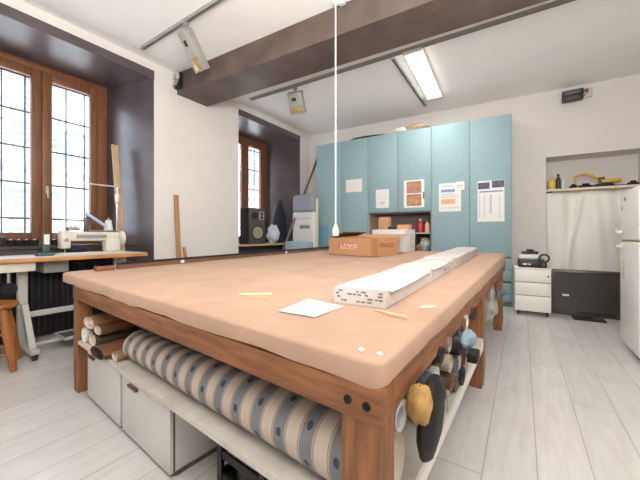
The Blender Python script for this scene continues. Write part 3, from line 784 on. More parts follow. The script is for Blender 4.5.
notice(477.5, 180.5, 504.5, 221.5, 'tall calendar sheet with dark header on the rightmost teal door',
       {'header': (mat('header_ink', (112, 112, 132), .7, var=.4, scale=25), [(0.02, .80, .46, .96), (.54, .82, .99, .99)]), 'blue_strip': (bl_, [(.06, .715, .94, .75)]), 'columns': (mat('column_ink', (200, 204, 216), .8), cal), 'entries': (gi, [(.46, .2+.06*i, .54, .225+.06*i) for i in range(8)])}, 'calendar')

# things on top of the cabinets
p0, p1 = ps(351, .12), ps(386, .12)
q = thing('umbrella', 'folded black umbrella lying on the teal cabinets', 'umbrella', v3(p0, CT+.035), math.atan2(p1.y-p0.y, p1.x-p0.x))
L_ = (p1-p0).length
MB(darkm).path([(0, 0, 0), (.08, 0, .0), (.3, 0, .0), (L_*.75, 0, .0), (L_, 0, 0)], [.012, .03, .034, .026, .008], 12).build('canopy', q)
MB(steel).path([(L_-.005, 0, 0), (L_+.1, 0, 0)], .006, 8).build('shaft', q)
q = thing('paper_bag', 'crumpled tan and white bag on top of the teal cabinets', 'bag', v3(ps(414, .22), CT+.075), AB)
crumple(None, .30, .13, .075, mat('tan_bag', (214, 182, 150), .8, var=.2, scale=9, bump=.3), 'b', 21, .16).build('bag', q)
crumple(None, .10, .08, .05, paper, 'w', 22, .2, M=Matrix.Translation((-.22, -.1, -.015))).build('lining', q)
q = MB(mat('pink_board', (222, 190, 168), .8)).box(-.40, -.15, 0, .34, .15, .035, .004).build('cardboard_sheet', None, v3(ps(486, .25), CT+.001), AB)
tag(q, 'flat pinkish cardboard lying on the rightmost teal cabinet', 'cardboard')
# teal offcut panel leaning at the left end of the cabinets
q = MB(mat('blue_panel', (104, 152, 172), .5)).box(0, 0, 0, .20, .02, zat(225, 5.9), .003).build('offcut_panel', None, v3(B(BU(318, -.04), -.04), 0), AB)
tag(q, 'blue teal board standing before the leftmost teal cabinet', 'board')

# ================================================================== PEDESTAL, TV, NICHE
pb = Vector(((515-320)/F*4.30, 4.30))
q = thing('drawer_pedestal', 'white three drawer pedestal on casters right of the teal cabinets', 'drawer unit', v3(pb, 0), AB)
pw_ = .408; ph = .652
pedm = mat('pedestal_white', (240, 236, 228), .45)
MB(pedm).box(0, .02, .06, pw_, .40, ph-.018).box(-.003, -.003, ph-.016, pw_+.003, .403, ph, .003).m(gap).box(.004, .017, .065, pw_-.004, .021, ph-.02).build('body', q)
zz = [.065, .255, .45, ph-.022]
for j, (a, b_) in enumerate(((.064, .27), (.283, .448), (.461, ph-.02))):
    d = MB(pedm).box(.003, 0, a, pw_-.003, .018, b_, .002).build('drawer', q)
    MB(steel).box(.003, .004, b_, pw_-.003, .016, b_+.010).build('grip', d)
    if j == 2: MB(dark).lathe([(.011, -.003), (.011, .004), (.004, .005)], Matrix.Translation((pw_-.035, 0, b_-.085)) @ Matrix.Rotation(PI/2, 4, 'X'), 14).build('lock', d)
for (x, y) in ((.04, .05), (pw_-.04, .05), (.04, .36), (pw_-.04, .36)):
    MB(dark).tube((x-.012, y, .026), (x+.012, y, .026), .026, n=18).box(x-.018, y-.012, .03, x+.018, y+.02, .062, .005).build('caster', q)
# printer-like case and stack on it
px = B(0, 0)
q = thing('equipment_case', 'black case with light lid on the white pedestal', 'case', v3(pb+WB*.045+NI*.06, ph+.001), AB)
MB(dark).box(0, 0, 0, .30, .26, .10, .012).m(mat('case_grey', (120, 120, 118), .5)).box(.004, .004, .101, .296, .256, .125, .008).build('body', q)
MB(whitep).box(.05, -.002, .035, .10, .001, .055).box(.115, -.002, .035, .14, .001, .055).build('badge', q)
q2 = thing('magazine', 'magazine with red and white cover on the black case', 'magazine', v3(pb+WB*.05+NI*.06, ph+.127), AB+.08)
MB(paper).box(0, 0, 0, .25, .23, .050, .002).build('pages', q2)
MB(mat('cover_print', (206, 198, 194), .5, col2=(186, 120, 104), scale=11)).box(.0, .0, .0505, .25, .23, .053).build('cover', q2)
q2 = thing('stapler', 'black tool lying on the magazine', 'tool', v3(pb+WB*.09+NI*.2, ph+.182), AB+.1)
MB(dark).box(0, 0, 0, .20, .05, .035, .008).box(.06, .005, .035, .15, .045, .065, .01).build('body', q2)
q2 = thing('tape_roll', 'black ring of tape leaning on the black case', 'tape', v3(pb+WB*.335+NI*.05, ph+.132), AB)
q2.rotation_euler = (0, 0, AB)
b = MB(dark); n = 28; rings = []
for k in range(n+1):
    a = 2*PI*k/n; rings.append([Vector(((.052+.012*math.cos(2*PI*j/10))*math.cos(a), .016*math.sin(2*PI*j/10), (.052+.012*math.cos(2*PI*j/10))*math.sin(a))) for j in range(10)])
b.ring(rings, cap=False); b.build('ring', q2)
MB(dark).box(-.03, -.014, -.13, .03, .014, -.06, .004).build('foot', q2)
# TV
ta, tb_ = Vector((3.165, 4.235)), Vector((3.745, 3.857))
td = tb_-ta; tw = td.length; taz = math.atan2(td.y, td.x)
q = thing('television', 'flat black television standing on the floor before the white sheet', 'television', v3(ta, 0), taz)
MB(dark).box(0, 0, .035, tw, .055, .635, .008).m(mat('tv_bezel', (74, 69, 66), .35)).box(.003, -.004, .04, tw-.003, .0005, .63, .003).build('housing', q)
MB(mat('tv_screen', (66, 62, 60), .25)).box(.03, -.0055, .12, tw-.03, -.0035, .60).build('screen', q)
MB(mat('tv_grille', (30, 29, 30), .5)).box(.06, -.0065, .585, tw-.06, -.005, .605).build('top_grille', q)
MB(mat('tv_grille', (30, 29, 30), .5)).box(.26, -.0065, .062, tw-.05, -.0045, .10).build('speaker_grille', q)
MB(dark).box(.22, -.10, 0, .55, .14, .014, .005).box(.33, .0, .014, .43, .04, .06).build('stand', q)
MB(paper).box(.115, -.0066, .285, .185, -.005, .31).build('sticker', q)
# niche shelf & sheet
Ysh = B(sn, WD).y
zs_ = zat(189.5, Ysh)
q = MB(mat('niche_shelf', (226, 220, 210), .6)).box(.002, .02, -.03, (s_r-sn)+.05, ND-.003, 0).build('shelf_board', None, v3(B(sn, WD), zs_), AB, smooth=False)
tag(q, 'white shelf across the wall niche, holding the toy excavator', 'shelf')
q = thing('drop_sheet', 'large white cloth hanging below the niche shelf behind the television', 'sheet', v3(B(sn+.004, WD+.07), 0), AB)
b = MB(mat('white_sheet', (243, 240, 234), .9)); rows = []
ns, nz_ = 90, 24; SW = s_r-sn-.02
for thk in (0,):
    R_ = []
    for i in range(nz_+1):
        z = .04 + (zs_-.05-.04)*i/nz_
        R_.append([Vector((SW*j/ns, (.022*math.sin(j*.16+1.2*math.sin(z*1.6)+z*1.5) + .008*math.sin(j*.41+z*3) + .006*math.sin(j*.11-z*6))*(1.7-.4*i/nz_) - .05*math.exp(-((j/ns-.12-.16*z)/.035)**2), z)) for j in range(ns+1)])
b.ring(R_, closed=False, cap=False)
so = b.build('cloth', q); md = so.modifiers.new('thickness', 'SOLIDIFY'); md.thickness = .004
for j in (0, 1): pass
o = MB(mat('cane', (176, 140, 92), .6)).tube((0, 0, 0), (1.0, 0, 0), .012, n=10).build('wooden_stick', None, v3(B(sn+.08, WD+.008), zs_-.045), AB)
tag(o, 'thin brown stick under the front of the niche shelf', 'stick')
nps = lambda u, d=.12: B(BU(u, WD+d), WD+d)
yel = mat('toy_yellow', (216, 168, 52), .45)
bottle(nps(551.8, .10), zs_, .205, .052, mat('bottle_yellow', (222, 190, 84), .4), mat('lid_yellow', (206, 172, 90), .5), 'plastic_bottle', 'wide yellow bottle at the left end of the niche shelf')
bottle(nps(558.3, .12), zs_, .25, .034, mat('bottle_dark', (56, 60, 48), .3), dark, 'plastic_bottle', 'tall dark green bottle between the yellow and white bottles')
bottle(nps(563, .13), zs_, .20, .022, paper, paper, 'plastic_bottle', 'slim white bottle right of the dark green bottle')
ex = thing('toy_excavator', 'yellow toy excavator with raised arm on the niche shelf', 'toy', v3(nps(605, .14), zs_), AB)
for y in (-.055, .055):
    MB(dark).box(-.13, y-.022, 0, .09, y+.022, .05, .022, seg=4).build('track', ex)
MB(mat('toy_dark_body', (74, 66, 58), .5)).box(-.05, -.06, .05, .05, .06, .065).build('turntable', ex)
MB(yel).box(-.05, -.06, .066, .18, .06, .115, .012).build('body', ex)
MB(mat('toy_cab', (88, 66, 52), .4)).box(-.075, -.055, .067, -.01, .03, .145, .008).m(yel).box(-.078, -.057, .145, -.008, .032, .152, .004).build('cab', ex)
arm = MB(yel).path([(-.03, .045, .09), (-.14, .045, .19), (-.21, .045, .225), (-.30, .045, .215)], [.016, .02, .02, .014], 8).build('boom', ex)
st = MB(yel).path([(-.29, .045, .222), (-.345, .045, .195), (-.335, .045, .06)], [.012, .015, .011], 8).build('stick', ex)
MB(yel).prism([(-.355, .0), (-.29, .0), (-.29, .085), (-.355, .085)], .02, [.06, .05, .05, .06]).build('bucket', ex)
MB(steel).tube((-.09, .045, .17), (-.24, .045, .235), .006, n=8).build('ram', ex)
for k, (u, w_, lab) in enumerate(((573.2, .05, 'small black toy car left of the yellow excavator'), (585.5, .085, 'dark toy truck just below the raised excavator arm'), (633, .06, 'small dark toy at the right end of the niche shelf, above the white refrigerator'))):
    q = thing('toy_car', lab, 'toy', v3(nps(u, .08), zs_), AB, 'dark toys on the niche shelf')
    MB(darkm).box(-w_, -.025, .012, w_, .025, .04, .008).box(-w_*.5, -.02, .04, w_*.6, .02, .066, .01).build('body', q)
    for x in (-w_*.6, w_*.6):
        MB(dark).tube((x, -.03, .014), (x, .03, .014), .014, n=12).build('axle', q)
o = MB(dark).tube((-.16, 0, .008), (.16, 0, .008), .008, n=8).build('thin_rod', None, v3(nps(624, .05), zs_), AB)
tag(o, 'thin dark rod lying on the niche shelf near its right end', 'rod')

# refrigerator against the right wall, front facing the table
fp = Vector((3.0, 3.10))
FA = math.atan2(-D1.y, -D1.x)                                   # local x runs along the front towards the camera
q = thing('refrigerator', 'white refrigerator at the right edge with its side to the niche', 'refrigerator', v3(fp, 0), FA)
frw = mat('fridge_white', (243, 241, 237), .35)
fh = 1.545
# local y = towards NO*-1 rotated: positive y points into the room's right wall
MB(frw).box(0, .05, .04, .60, .58, fh-.03, .015).m(darkm).box(.02, .07, 0, .58, .56, .04).build('body', q)
MB(frw).box(-.004, .045, fh-.03, .604, .585, fh, .012).build('top', q)
split = 1.045
MB(frw).box(0, 0, .06, .60, .048, split-.008, .014, seg=3).build('door', q)
MB(frw).box(0, 0, split+.008, .60, .048, fh-.035, .014, seg=3).build('freezer_door', q)
MB(mat('tan_seal', (168, 140, 104), .6)).box(.03, .012, split-.007, .60, .046, split+.007).build('seal', q)
for (z0, z1) in ((split+.06, split+.10), (split-.08, split-.04)):
    h = MB(frw).box(.035, -.05, z0+.012, .09, -.0, z1-.002, .006).box(.03, -.055, z1-.012, .12, -.03, z1, .004).build('handle', q)
MB(mat('beige_strip', (206, 196, 160), .5)).box(.04, -.006, .70, .06, .0, split-.09, .002).box(.14, -.006, .68, .16, 0, .86, .002).build('edge_strip', q)
MB(mat('fridge_badge', (96, 96, 96), .4)).box(.17, -.003, fh-.12, .20, .0, fh-.085, .001).box(.07, -.003, fh-.20, .09, 0, fh-.17, .001).build('badge', q)

# ================================================================== LEFT SIDE: SEWING TABLE
ST0, ST1, SZT = -1.66, -.385, .90
q = thing('sewing_table', 'sewing machine table with grey steel frame under the left window', 'table', v3(L(ST0, 0), 0), AL)
sl_ = ST1-ST0
topm = mat('sewing_top', (206, 206, 204), .4)
MB(plyedge).box(0, -.42, SZT-.042, sl_, .13, SZT-.004, .004).m(topm).box(.004, -.414, SZT-.004, sl_-.004, .128, SZT, .0015).build('tabletop', q)
stl = mat('frame_enamel', (196, 196, 188), .45)
for x in (.26, sl_-.2):
    f = MB(stl).box(x-.03, -.52, .055, x+.03, .12, .10, .006).build('foot', q)
    MB(stl).box(x-.035, -.17, .10, x+.035, -.11, SZT-.044, .006).prism([(x-.02, -.40), (x+.02, -.40), (x+.02, -.36), (x-.02, -.36)], .1, [.11, .11, .11, .11]).build('leg', q)
    b = MB(stl); b.ring([[Vector((x+sx*.022, y+sy*.03, z)) for sx, sy in ((-1, -1), (1, -1), (1, 1), (-1, 1))] for y, z in ((-.42, .10), (-.20, .46))]); b.build('brace', q)
    for y in (-.49, .09):
        MB(dark).tube((x-.014, y, .028), (x+.014, y, .028), .028, n=18).box(x-.022, y-.015, .03, x+.022, y+.03, .056, .006).build('caster', q)
MB(stl).box(.29, -.16, .32, sl_-.235, -.12, .37, .004).build('crossbar', q)
MB(stl).box(.29, -.30, .075, sl_-.23, -.26, .098, .004).build('crossbar', q)
MB(mat('pedal_grid', (92, 94, 96), .5, var=.3, scale=40)).box(.50, -.42, .10, .86, -.16, .115, .004).m(stl).box(.49, -.43, .098, .87, -.415, .125).box(.49, -.165, .098, .87, -.15, .125).box(.49, -.43, .098, .502, -.15, .125).box(.858, -.43, .098, .87, -.15, .125).build('pedal', q)
MB(cream).box(.06, -.37, SZT-.125, .30, .0, SZT-.045, .006).build('drawer', q)
MB(mat('motor_grey', (166, 166, 160), .5)).box(.40, -.20, SZT-.17, .60, .05, SZT-.045, .012).build('motor_box', q)
MB(steel).tube((.13, -.33, SZT-.125), (.13, -.33, SZT-.24), .012).build('knee_rod', q)
MB(darkm).lathe([(.0, -.012), (.05, -.012), (.056, 0), (.05, .012), (0, .012)], Matrix.Translation((.13, -.345, SZT-.27)) @ Matrix.Rotation(PI/2, 4, 'X'), 20).build('knee_pad', q)
MB(darkm).path([(.62, -.1, SZT-.044), (.66, -.12, SZT-.10), (.74, -.12, SZT-.08), (.86, -.1, SZT-.06), (.95, -.1, SZT-.044)], .012, 8).build('cable', q)
MB(darkm).box(.64, -.25, SZT-.10, .92, .05, SZT-.044, .02).build('oil_pan', q)
# machine
m0 = LU(60.5, -.10)-ST0; m1 = LU(124, -.10)-ST0; ml = m1-m0
q = thing('sewing_machine', 'cream industrial sewing machine on the table below the window', 'sewing machine', v3(L(ST0+m0, -.10), SZT), AL)
MB(mwhite).box(-.02, -.09, .0, ml-.02, .09, .014, .004).build('bed', q)
MB(mwhite).box(.0, -.045, .135, ml-.06, .05, .235, .024, seg=3).m(mat('machine_grey', (150, 150, 146), .5)).box(.12, -.048, .165, ml-.20, -.0445, .205, .001).build('arm', q)
MB(mwhite).box(ml-.21, -.055, .014, ml-.06, .06, .15, .02, seg=3).build('pillar', q)
hd = MB(mwhite).box(-.012, -.05, .06, .075, .052, .245, .018, seg=3).build('head', q)
MB(chrome).tube((.03, -.02, .016), (.03, -.02, .065), .006, n=8).box(.018, -.04, .015, .05, .0, .02).build('needle_bar', hd)
MB(chrome).lathe([(.018, 0), (.018, .006), (.008, .012), (.008, .03)], Matrix.Translation((.03, -.05, .15)) @ Matrix.Rotation(PI/2, 4, 'X'), 16).build('tension_dial', hd)
wm = Matrix.Translation((ml-.06, 0, .165)) @ Matrix.Rotation(PI/2, 4, 'Y')
MB(mwhite).lathe([(.03, 0), (.05, .004), (.078, .012), (.08, .045), (.055, .055), (.02, .06)], wm, 28).build('handwheel', q)
MB(mat('machine_grey', (150, 150, 146), .5)).box(.06, -.03, .245, .16, .03, .285, .006).tube((.09, 0, .285), (.09, 0, .31), .008, n=8).tube((.13, 0, .285), (.13, 0, .31), .008, n=8).build('thread_guide', q)
MB(mat('mid_dark', (84, 76, 72), .5)).box(.20, -.02, .235, .245, .02, .43, .004, M=Matrix.Translation((.2, 0, .235)) @ Matrix.Rotation(.16, 4, 'Y') @ Matrix.Translation((-.2, 0, -.235))).build('lamp_arm', q)
lm = Matrix.Translation((.30, -.03, .37)) @ Matrix.Rotation(.62, 4, 'Y')
MB(mat('lamp_blue', (176, 196, 222), .35)).box(-.12, -.02, -.014, .13, .02, .014, .005, M=lm).build('work_lamp', q)
# green gauge
p = onz(45, 256, SZT)
q = thing('bobbin_winder', 'dark green stand with pale label beside the sewing machine', 'tool', v3(L(LU(45.5, -.22), -.22), SZT), AL)
grn_ = mat('green_enamel', (52, 86, 74), .4)
MB(grn_).box(-.07, -.05, 0, .06, .05, .025, .01).box(-.025, -.02, .02, .025, .02, .10, .008).build('base', q)
MB(mat('gauge_dark', (66, 72, 70), .5)).box(-.03, -.022, .10, .032, .015, .22, .008).build('head', q)
MB(mat('gauge_label', (226, 226, 210), .6)).box(-.018, -.0235, .11, .024, -.0215, .205).build('label', q)
# thread stand
q = thing('thread_stand', 'steel thread stand rising behind the sewing machine', 'thread stand', v3(L(LU(117, .08), .08), SZT), AL)
zt2 = zat(187, L(LU(117, .08), .08).y)-SZT
MB(chrome).tube((0, 0, 0), (0, 0, zt2), .008, n=10).lathe([(.03, 0), (.03, .01), (.01, .015)]).build('pole', q)
MB(mat('stand_bar', (196, 190, 180), .4)).box(-.34, -.008, zt2-.006, .03, .008, zt2+.008, .003).build('bar', q)
MB(chrome).tube((-.32, 0, zt2-.006), (-.28, 0, .30), .003, n=6).tube((-.32, 0, zt2-.006), (-.33, 0, .32), .003, n=6).build('wire', q)
MB(steel).box(-.34, -.03, .245, .03, .03, .255, .003).build('tray', q)
MB(whitep).lathe([(.02, 0), (.026, .01), (.02, .08), (.012, .1)], Matrix.Translation((0, 0, zt2-.09)) @ Matrix.Rotation(PI, 4, 'X'), 14).build('bracket', q)
q = thing('thread_cone', 'white cone of thread on the thread stand', 'thread', v3(L(LU(108.5, .08), .08), SZT+.256), AL)
MB(paper).lathe([(.045, 0), (.047, .01), (.03, .12), (.012, .125)]).build('thread', q); MB(greyp).lathe([(.012, .12), (.010, .15), (.004, .151)]).build('cone_tip', q)
# plank leaning on the reveal
def plank(name, base, topp, wx, wy, m, lab, cat, rz=AL):
    base, topp = Vector(base), Vector(topp); d = topp-base
    b = MB(m); ex_ = Vector((math.cos(rz), math.sin(rz), 0)); ey_ = Vector((-math.sin(rz), math.cos(rz), 0))
    b.ring([[p-base+ex_*sx*wx+ey_*sy*wy for sx, sy in ((-1, -1), (1, -1), (1, 1), (-1, 1))] for p in (base, topp)])
    o = b.build(name, None, base); tag(o, lab, cat); return o
tp = L(LU(114.5, .46), .46); bp_ = L(LU(125.5, .14), .14)
plank('wooden_plank', v3(bp_, SZT+.002) if False else v3(L(LU(127, .20), .20), .0), v3(tp, zat(145, tp.y)), .035, .014, pine, 'pale wooden plank leaning against the plum window reveal', 'plank')
# stool
q = thing('stool', 'honey coloured wooden stool at the left edge of the photo', 'stool', (-2.70, 2.515, 0), math.radians(-50))
MB(orangew).lathe([(.01, .500), (.17, .500), (.188, .510), (.192, .525), (.184, .538), (.12, .535), (.01, .530)], None, 36).build('seat', q)
for k in range(4):
    a = PI/4+k*PI/2
    c, s_ = math.cos(a), math.sin(a)
    MB(orangew).path([(.235*c, .235*s_, 0), (.215*c, .215*s_, .12), (.18*c, .18*s_, .30), (.155*c, .155*s_, .42), (.14*c, .14*s_, .503)], [.022, .027, .033, .028, .022], 14).build('leg', q)
for k in range(4):
    a, b_ = PI/4+k*PI/2, PI/4+(k+1)*PI/2
    for z, r_ in ((.14 if k % 2 else .18, .207), (.30 if k % 2 else .26, .182)):
        MB(orangew).path([(r_*math.cos(a), r_*math.sin(a), z), (r_*math.cos(b_), r_*math.sin(b_), z)], .011, 10).build('rung', q)
# black radiator below the window
q = thing('radiator', 'black ribbed radiator in the recess behind the sewing table', 'radiator', v3(L(-1.72, .245), 0), AL)
rb = 26
b = MB(mat('radiator_black', (36, 34, 37), .5)).box(0, .03, .03, 1.36, .07, .82)
for k in range(rb): b.box(.01+k*1.34/rb, 0, .02, .035+k*1.34/rb, .03, .83, .01)
b.build('panel', q); MB(darkm).box(.1, .035, 0, .13, .08, .10).build('bracket', q)
# spools on the sill
for k, u in enumerate((10.5, 18.5, 26.5, 34.5, 54, 60)):
    s_ = .40; p = L(LU(u, s_), s_)
    q = thing('thread_spool', 'black thread spool on the left window sill, %s from the photo edge' % ORD[k], 'spool', v3(p, W[0]['sill']+.031), 0, 'black spools on the window sill')
    MB(darkm).lathe([(.036, 0), (.038, .006), (.033, .012), (.034, .055), (.037, .06), (.032, .066)], None, 16).build('thread', q)
    MB(whitep).lathe([(.012, .066), (.012, .074), (.006, .075)], None, 10).build('core', q)
q = thing('black_case', 'black case on the window sill at the left photo edge', 'case', v3(L(LU(-3, .38), .38), W[0]['sill']+.031), AL)
MB(dark).box(-.10, 0, 0, .065, .14, .10, .012).build('body', q); MB(darkm).box(-.04, -.008, .05, .02, .0, .065, .003).build('latch', q)
q = thing('black_cloth', 'dark heap of cloth behind the sewing machine arm', 'cloth', v3(L(LU(75, .04), .04), SZT+.045), AL)
crumple(None, .11, .05, .042, mat('navy_cloth', (52, 54, 66), .9, var=.3, scale=9), 'n', 31, .15).build('heap', q)

# sticks on the white pier
tA = LU(178, -.06)
pz = zat(195, L(tA, -.02).y)
plank('wooden_lath', v3(L(LU(181.5, -.10), -.10), 0), v3(L(LU(176, -.018), -.018), pz), .030, .012, mat('slat_wood', (190, 140, 92), .6, var=.15, scale=5, stretch=(5, 5, .6)), 'upright wooden slat leaning against the white pier', 'slat')
tB_ = LU(182, -.10); pz2 = zat(247, L(tB_, -.1).y)
plank('wooden_lath', v3(L(LU(194, -.16), -.16), 0), v3(L(LU(184, -.02), -.02), zat(247, L(LU(184, -.02), -.02).y)), .018, .012, mat('slat_wood', (190, 140, 92), .6), 'short slanting slat right beside the upright slat at the pier', 'slat')

# ================================================================== FAR LEFT CORNER
sp = W[1]['sill']+.03
sgx = L(LU(246, .22), .22)
q = thing('loudspeaker', 'black hi-fi loudspeaker on the wooden sill of the far window', 'loudspeaker', v3(L(LU(249, .12), .12), sp+.001), math.radians(45))
hs = zat(208, L(LU(246, .25), .25).y)-sp
spk = mat('speaker_black', (58, 56, 54), .55)
MB(spk).box(0, .012, 0, .36, .32, hs, .006).m(mat('speaker_front', (74, 72, 70), .5)).box(.004, 0, .004, .356, .013, hs-.004, .003).build('cabinet', q)
Rx = lambda x, z: Matrix.Translation((x, 0, z)) @ Matrix.Rotation(PI/2, 4, 'X')
w_ = MB(dark).lathe([(.135, -.002), (.135, .006), (.12, .008), (.115, .0)], Rx(.19, hs*.32), 30).build('woofer', q)
MB(mat('woofer_cone', (150, 140, 122), .7)).lathe([(.112, .004), (.05, -.009), (.001, .003)], Rx(.19, hs*.32), 28).build('cone', w_)
MB(dark).lathe([(.07, -.002), (.07, .006), (.055, .002), (.001, .008)], Rx(.12, hs*.78), 22).build('midrange', q)
MB(mat('tweeter_grey', (150, 148, 142), .4)).box(.22, -.004, hs*.68, .33, .001, hs*.9, .004).build('control_plate', q)
for zz_ in (.74, .84):
    MB(dark).lathe([(.03, 0), (.028, .01), (.001, .011)], Rx(.275, hs*zz_), 18).build('dial', q)
o = crumple(None, .13, .10, .17, mat('pale_blue_bag', (206, 214, 224), .6, var=.12, scale=7), 'pb', 41, .24, n1=20, n2=30).build('plastic_bag', None, v3(L(LU(273, .16), .16), sp+.185), AB)
tag(o, 'pale blue white plastic bag beside the loudspeaker', 'bag')
# jacket hung on the plum reveal
s_h = .40; th_ = W[1]['i1'] + (W[1]['o1']-W[1]['i1'])*s_h/SD
hp = L(th_-.03, s_h-.01)
RA = math.atan2((L(W[1]['o1'], SD)-L(W[1]['i1'], 0)).y, (L(W[1]['o1'], SD)-L(W[1]['i1'], 0)).x)
hz_ = zat(201, hp.y)
q = thing('coat_hook', 'chrome hook on the plum wall of the far window recess', 'hook', v3(L(th_-.012, s_h), hz_), RA)
MB(chrome).lathe([(.05, 0), (.05, .006), (.02, .01), (.02, .05), (.045, .055), (.045, .07)], Matrix.Rotation(PI/2, 4, 'X') @ Matrix.Rotation(PI, 4, 'X'), 16).build('hook', q)
q = thing('dark_jacket', 'dark jacket hanging from the chrome hook in the far recess', 'garment', v3(L(th_-.115, s_h-.01), zat(246, hp.y)+.0), RA)
b = MB(mat('navy_jacket', (36, 36, 44), .9, var=.25, scale=6)); rings = []
hj = hz_-zat(246, hp.y)
for i, (z, w2, d2) in enumerate(((0, .15, .04), (.15, .19, .05), (.45, .17, .05), (.7, .12, .045), (.9, .06, .03), (.98, .02, .015))):
    rings.append([Vector((w2*math.cos(2*PI*j/20)*(1+.06*math.sin(j*2.1+i)), d2*math.sin(2*PI*j/20)*(1+.14*math.sin(j*3.1)), z*hj)) for j in range(20)])
b.ring(rings).build('body', q)
# tall pole leaning in the corner
pt, pbm = None, None
p_t = L(LU(316, -.28), -.28); p_b = L(LU(285, -.22), -.22)
a_ = B(BU(318.5, WD-.03), WD-.03)
bb_ = L(LU(284.5, -.15), -.15)
q = MB(mat('pole_grey', (92, 90, 92), .5)).tube((0, 0, 0), (a_.x-bb_.x, a_.y-bb_.y, zat(156, a_.y)-zat(246, bb_.y)), .022, n=12).build('long_pole', None, v3(bb_, zat(246, bb_.y)))
# carry the pole down to the floor along its own line
dv = Vector((a_.x-bb_.x, a_.y-bb_.y, zat(156, a_.y)-zat(246, bb_.y))); k_ = zat(246, bb_.y)/dv.z
bpy.data.objects.remove(q)
base = Vector((bb_.x, bb_.y, zat(246, bb_.y)))-dv*k_
q = thing('long_pole', 'long dark grey pole leaning in the far left corner', 'pole', base, 0)
MB(mat('pole_grey', (92, 90, 92), .5)).tube((0, 0, 0), dv*(1+k_), .022, n=12).build('shaft', q)
MB(darkm).tube((0, 0, 0), dv*.03, .027, n=12).build('rubber_foot', q)
# white covered chair with grey backrest (seen from behind the table)
cb = ps(292, -.12)
cw = None
sA, sB = BU(292, -.30), BU(314.5, -.30)
zc0, zc1, zc2 = .25, zat(213, B(sA, -.30).y), zat(195, B(sA, -.30).y)
q = thing('padded_chair', 'tall white padded chair with rounded grey headrest left of the teal cabinets', 'chair', v3(B(sA, -.30), 0), AB)
cwid = sB-sA
b = MB(mat('white_vinyl', (222, 220, 216), .5, var=.05, scale=5)).box(0, 0, zc0, cwid, .14, zc1+.02, .05, seg=4); b.build('backrest', q)
MB(mat('grey_vinyl', (142, 146, 156), .5)).box(.01, -.02, zc1+.0, cwid-.02, .12, zc2, .07, seg=5).build('headrest', q)
MB(steel).box(cwid*.35, -.004, zc1-.32, cwid*.8, .002, zc1-.25, .001).build('plate', q)
MB(mat('seam', (176, 172, 166), .6)).box(cwid*.15, -.003, zc1-.13, cwid*.85, .003, zc1-.118).build('seam', q)
MB(mat('cream_tube', (226, 216, 196), .5)).box(cwid+.0, .03, .0, cwid+.045, .08, zc2-.1, .01).build('post', q)
for x in (.05, cwid-.08):
    MB(steel).tube((x, .05, 0), (x, .05, zc0+.02), .018).build('leg', q)
o = MB(mat('blue_tub', (150, 172, 186), .5)).box(0, 0, 0, .48, .26, zat(242, 5.3), .02).build('storage_tub', None, v3(B(BU(285, -.75), -.75), 0), AB)
tag(o, 'pale blue storage tub in front of the white padded chair', 'tub')

# ================================================================== CEILING FIXTURES
def track(name, p, q_, lab):
    p, q_ = Vector(p), Vector(q_); d = q_-p
    q = thing('lighting_track', lab, 'lighting track', (p.x, p.y, CEIL), math.atan2(d.y, d.x), 'lighting tracks on the ceiling')
    l = d.length
    MB(alu).box(0, -.02, -.035, l, -.012, 0).box(0, .012, -.035, l, .02, 0).box(0, -.012, -.008, l, .012, 0).build('rail', q)
    MB(whitep).box(-.012, -.021, -.036, 0, .021, -.0003, .002).build('end_cap', q)
    return q
zt3 = CEIL-.035
a1, b1 = onz(142, 50, zt3), onz(222, 0, zt3)
d = (b1-a1).normalized(); track('t', a1, b1+d*.9, 'grey lighting track on the ceiling left of the beam')
a2, b2 = onz(251, 100.5, zt3), onz(540, 10.5, zt3)
d2_ = (b2-a2).normalized(); track('t', a2, b2+d2_*1.0, 'long grey lighting track behind the brown beam')
a3, b3 = onz(392.5, 59, zt3), onz(425.5, 107, zt3)
track('t', a3, b3, 'short grey track beside the fluorescent lamp')
# fluorescent fitting
f0, f1 = onz(412, 52, CEIL-.05), onz(434.5, 98.5, CEIL-.05)
d = f1-f0
q = thing('fluorescent_lamp', 'lit fluorescent ceiling lamp beyond the beam', 'lamp', (f0.x, f0.y, CEIL), math.atan2(d.y, d.x))
ln = d.length
lit = mat('lit_diffuser', (255, 250, 240), .5, emit=9)
MB(whitep).box(0, -.115, -.03, ln, .115, 0, .004).build('housing', q)
MB(lit).box(.04, -.10, -.055, ln-.04, .10, -.0305, .01).build('diffuser', q)
for x in (0, ln-.038): MB(whitep).box(x, -.113, -.057, x+.038, .113, -.0305, .006).build('end_cap', q)
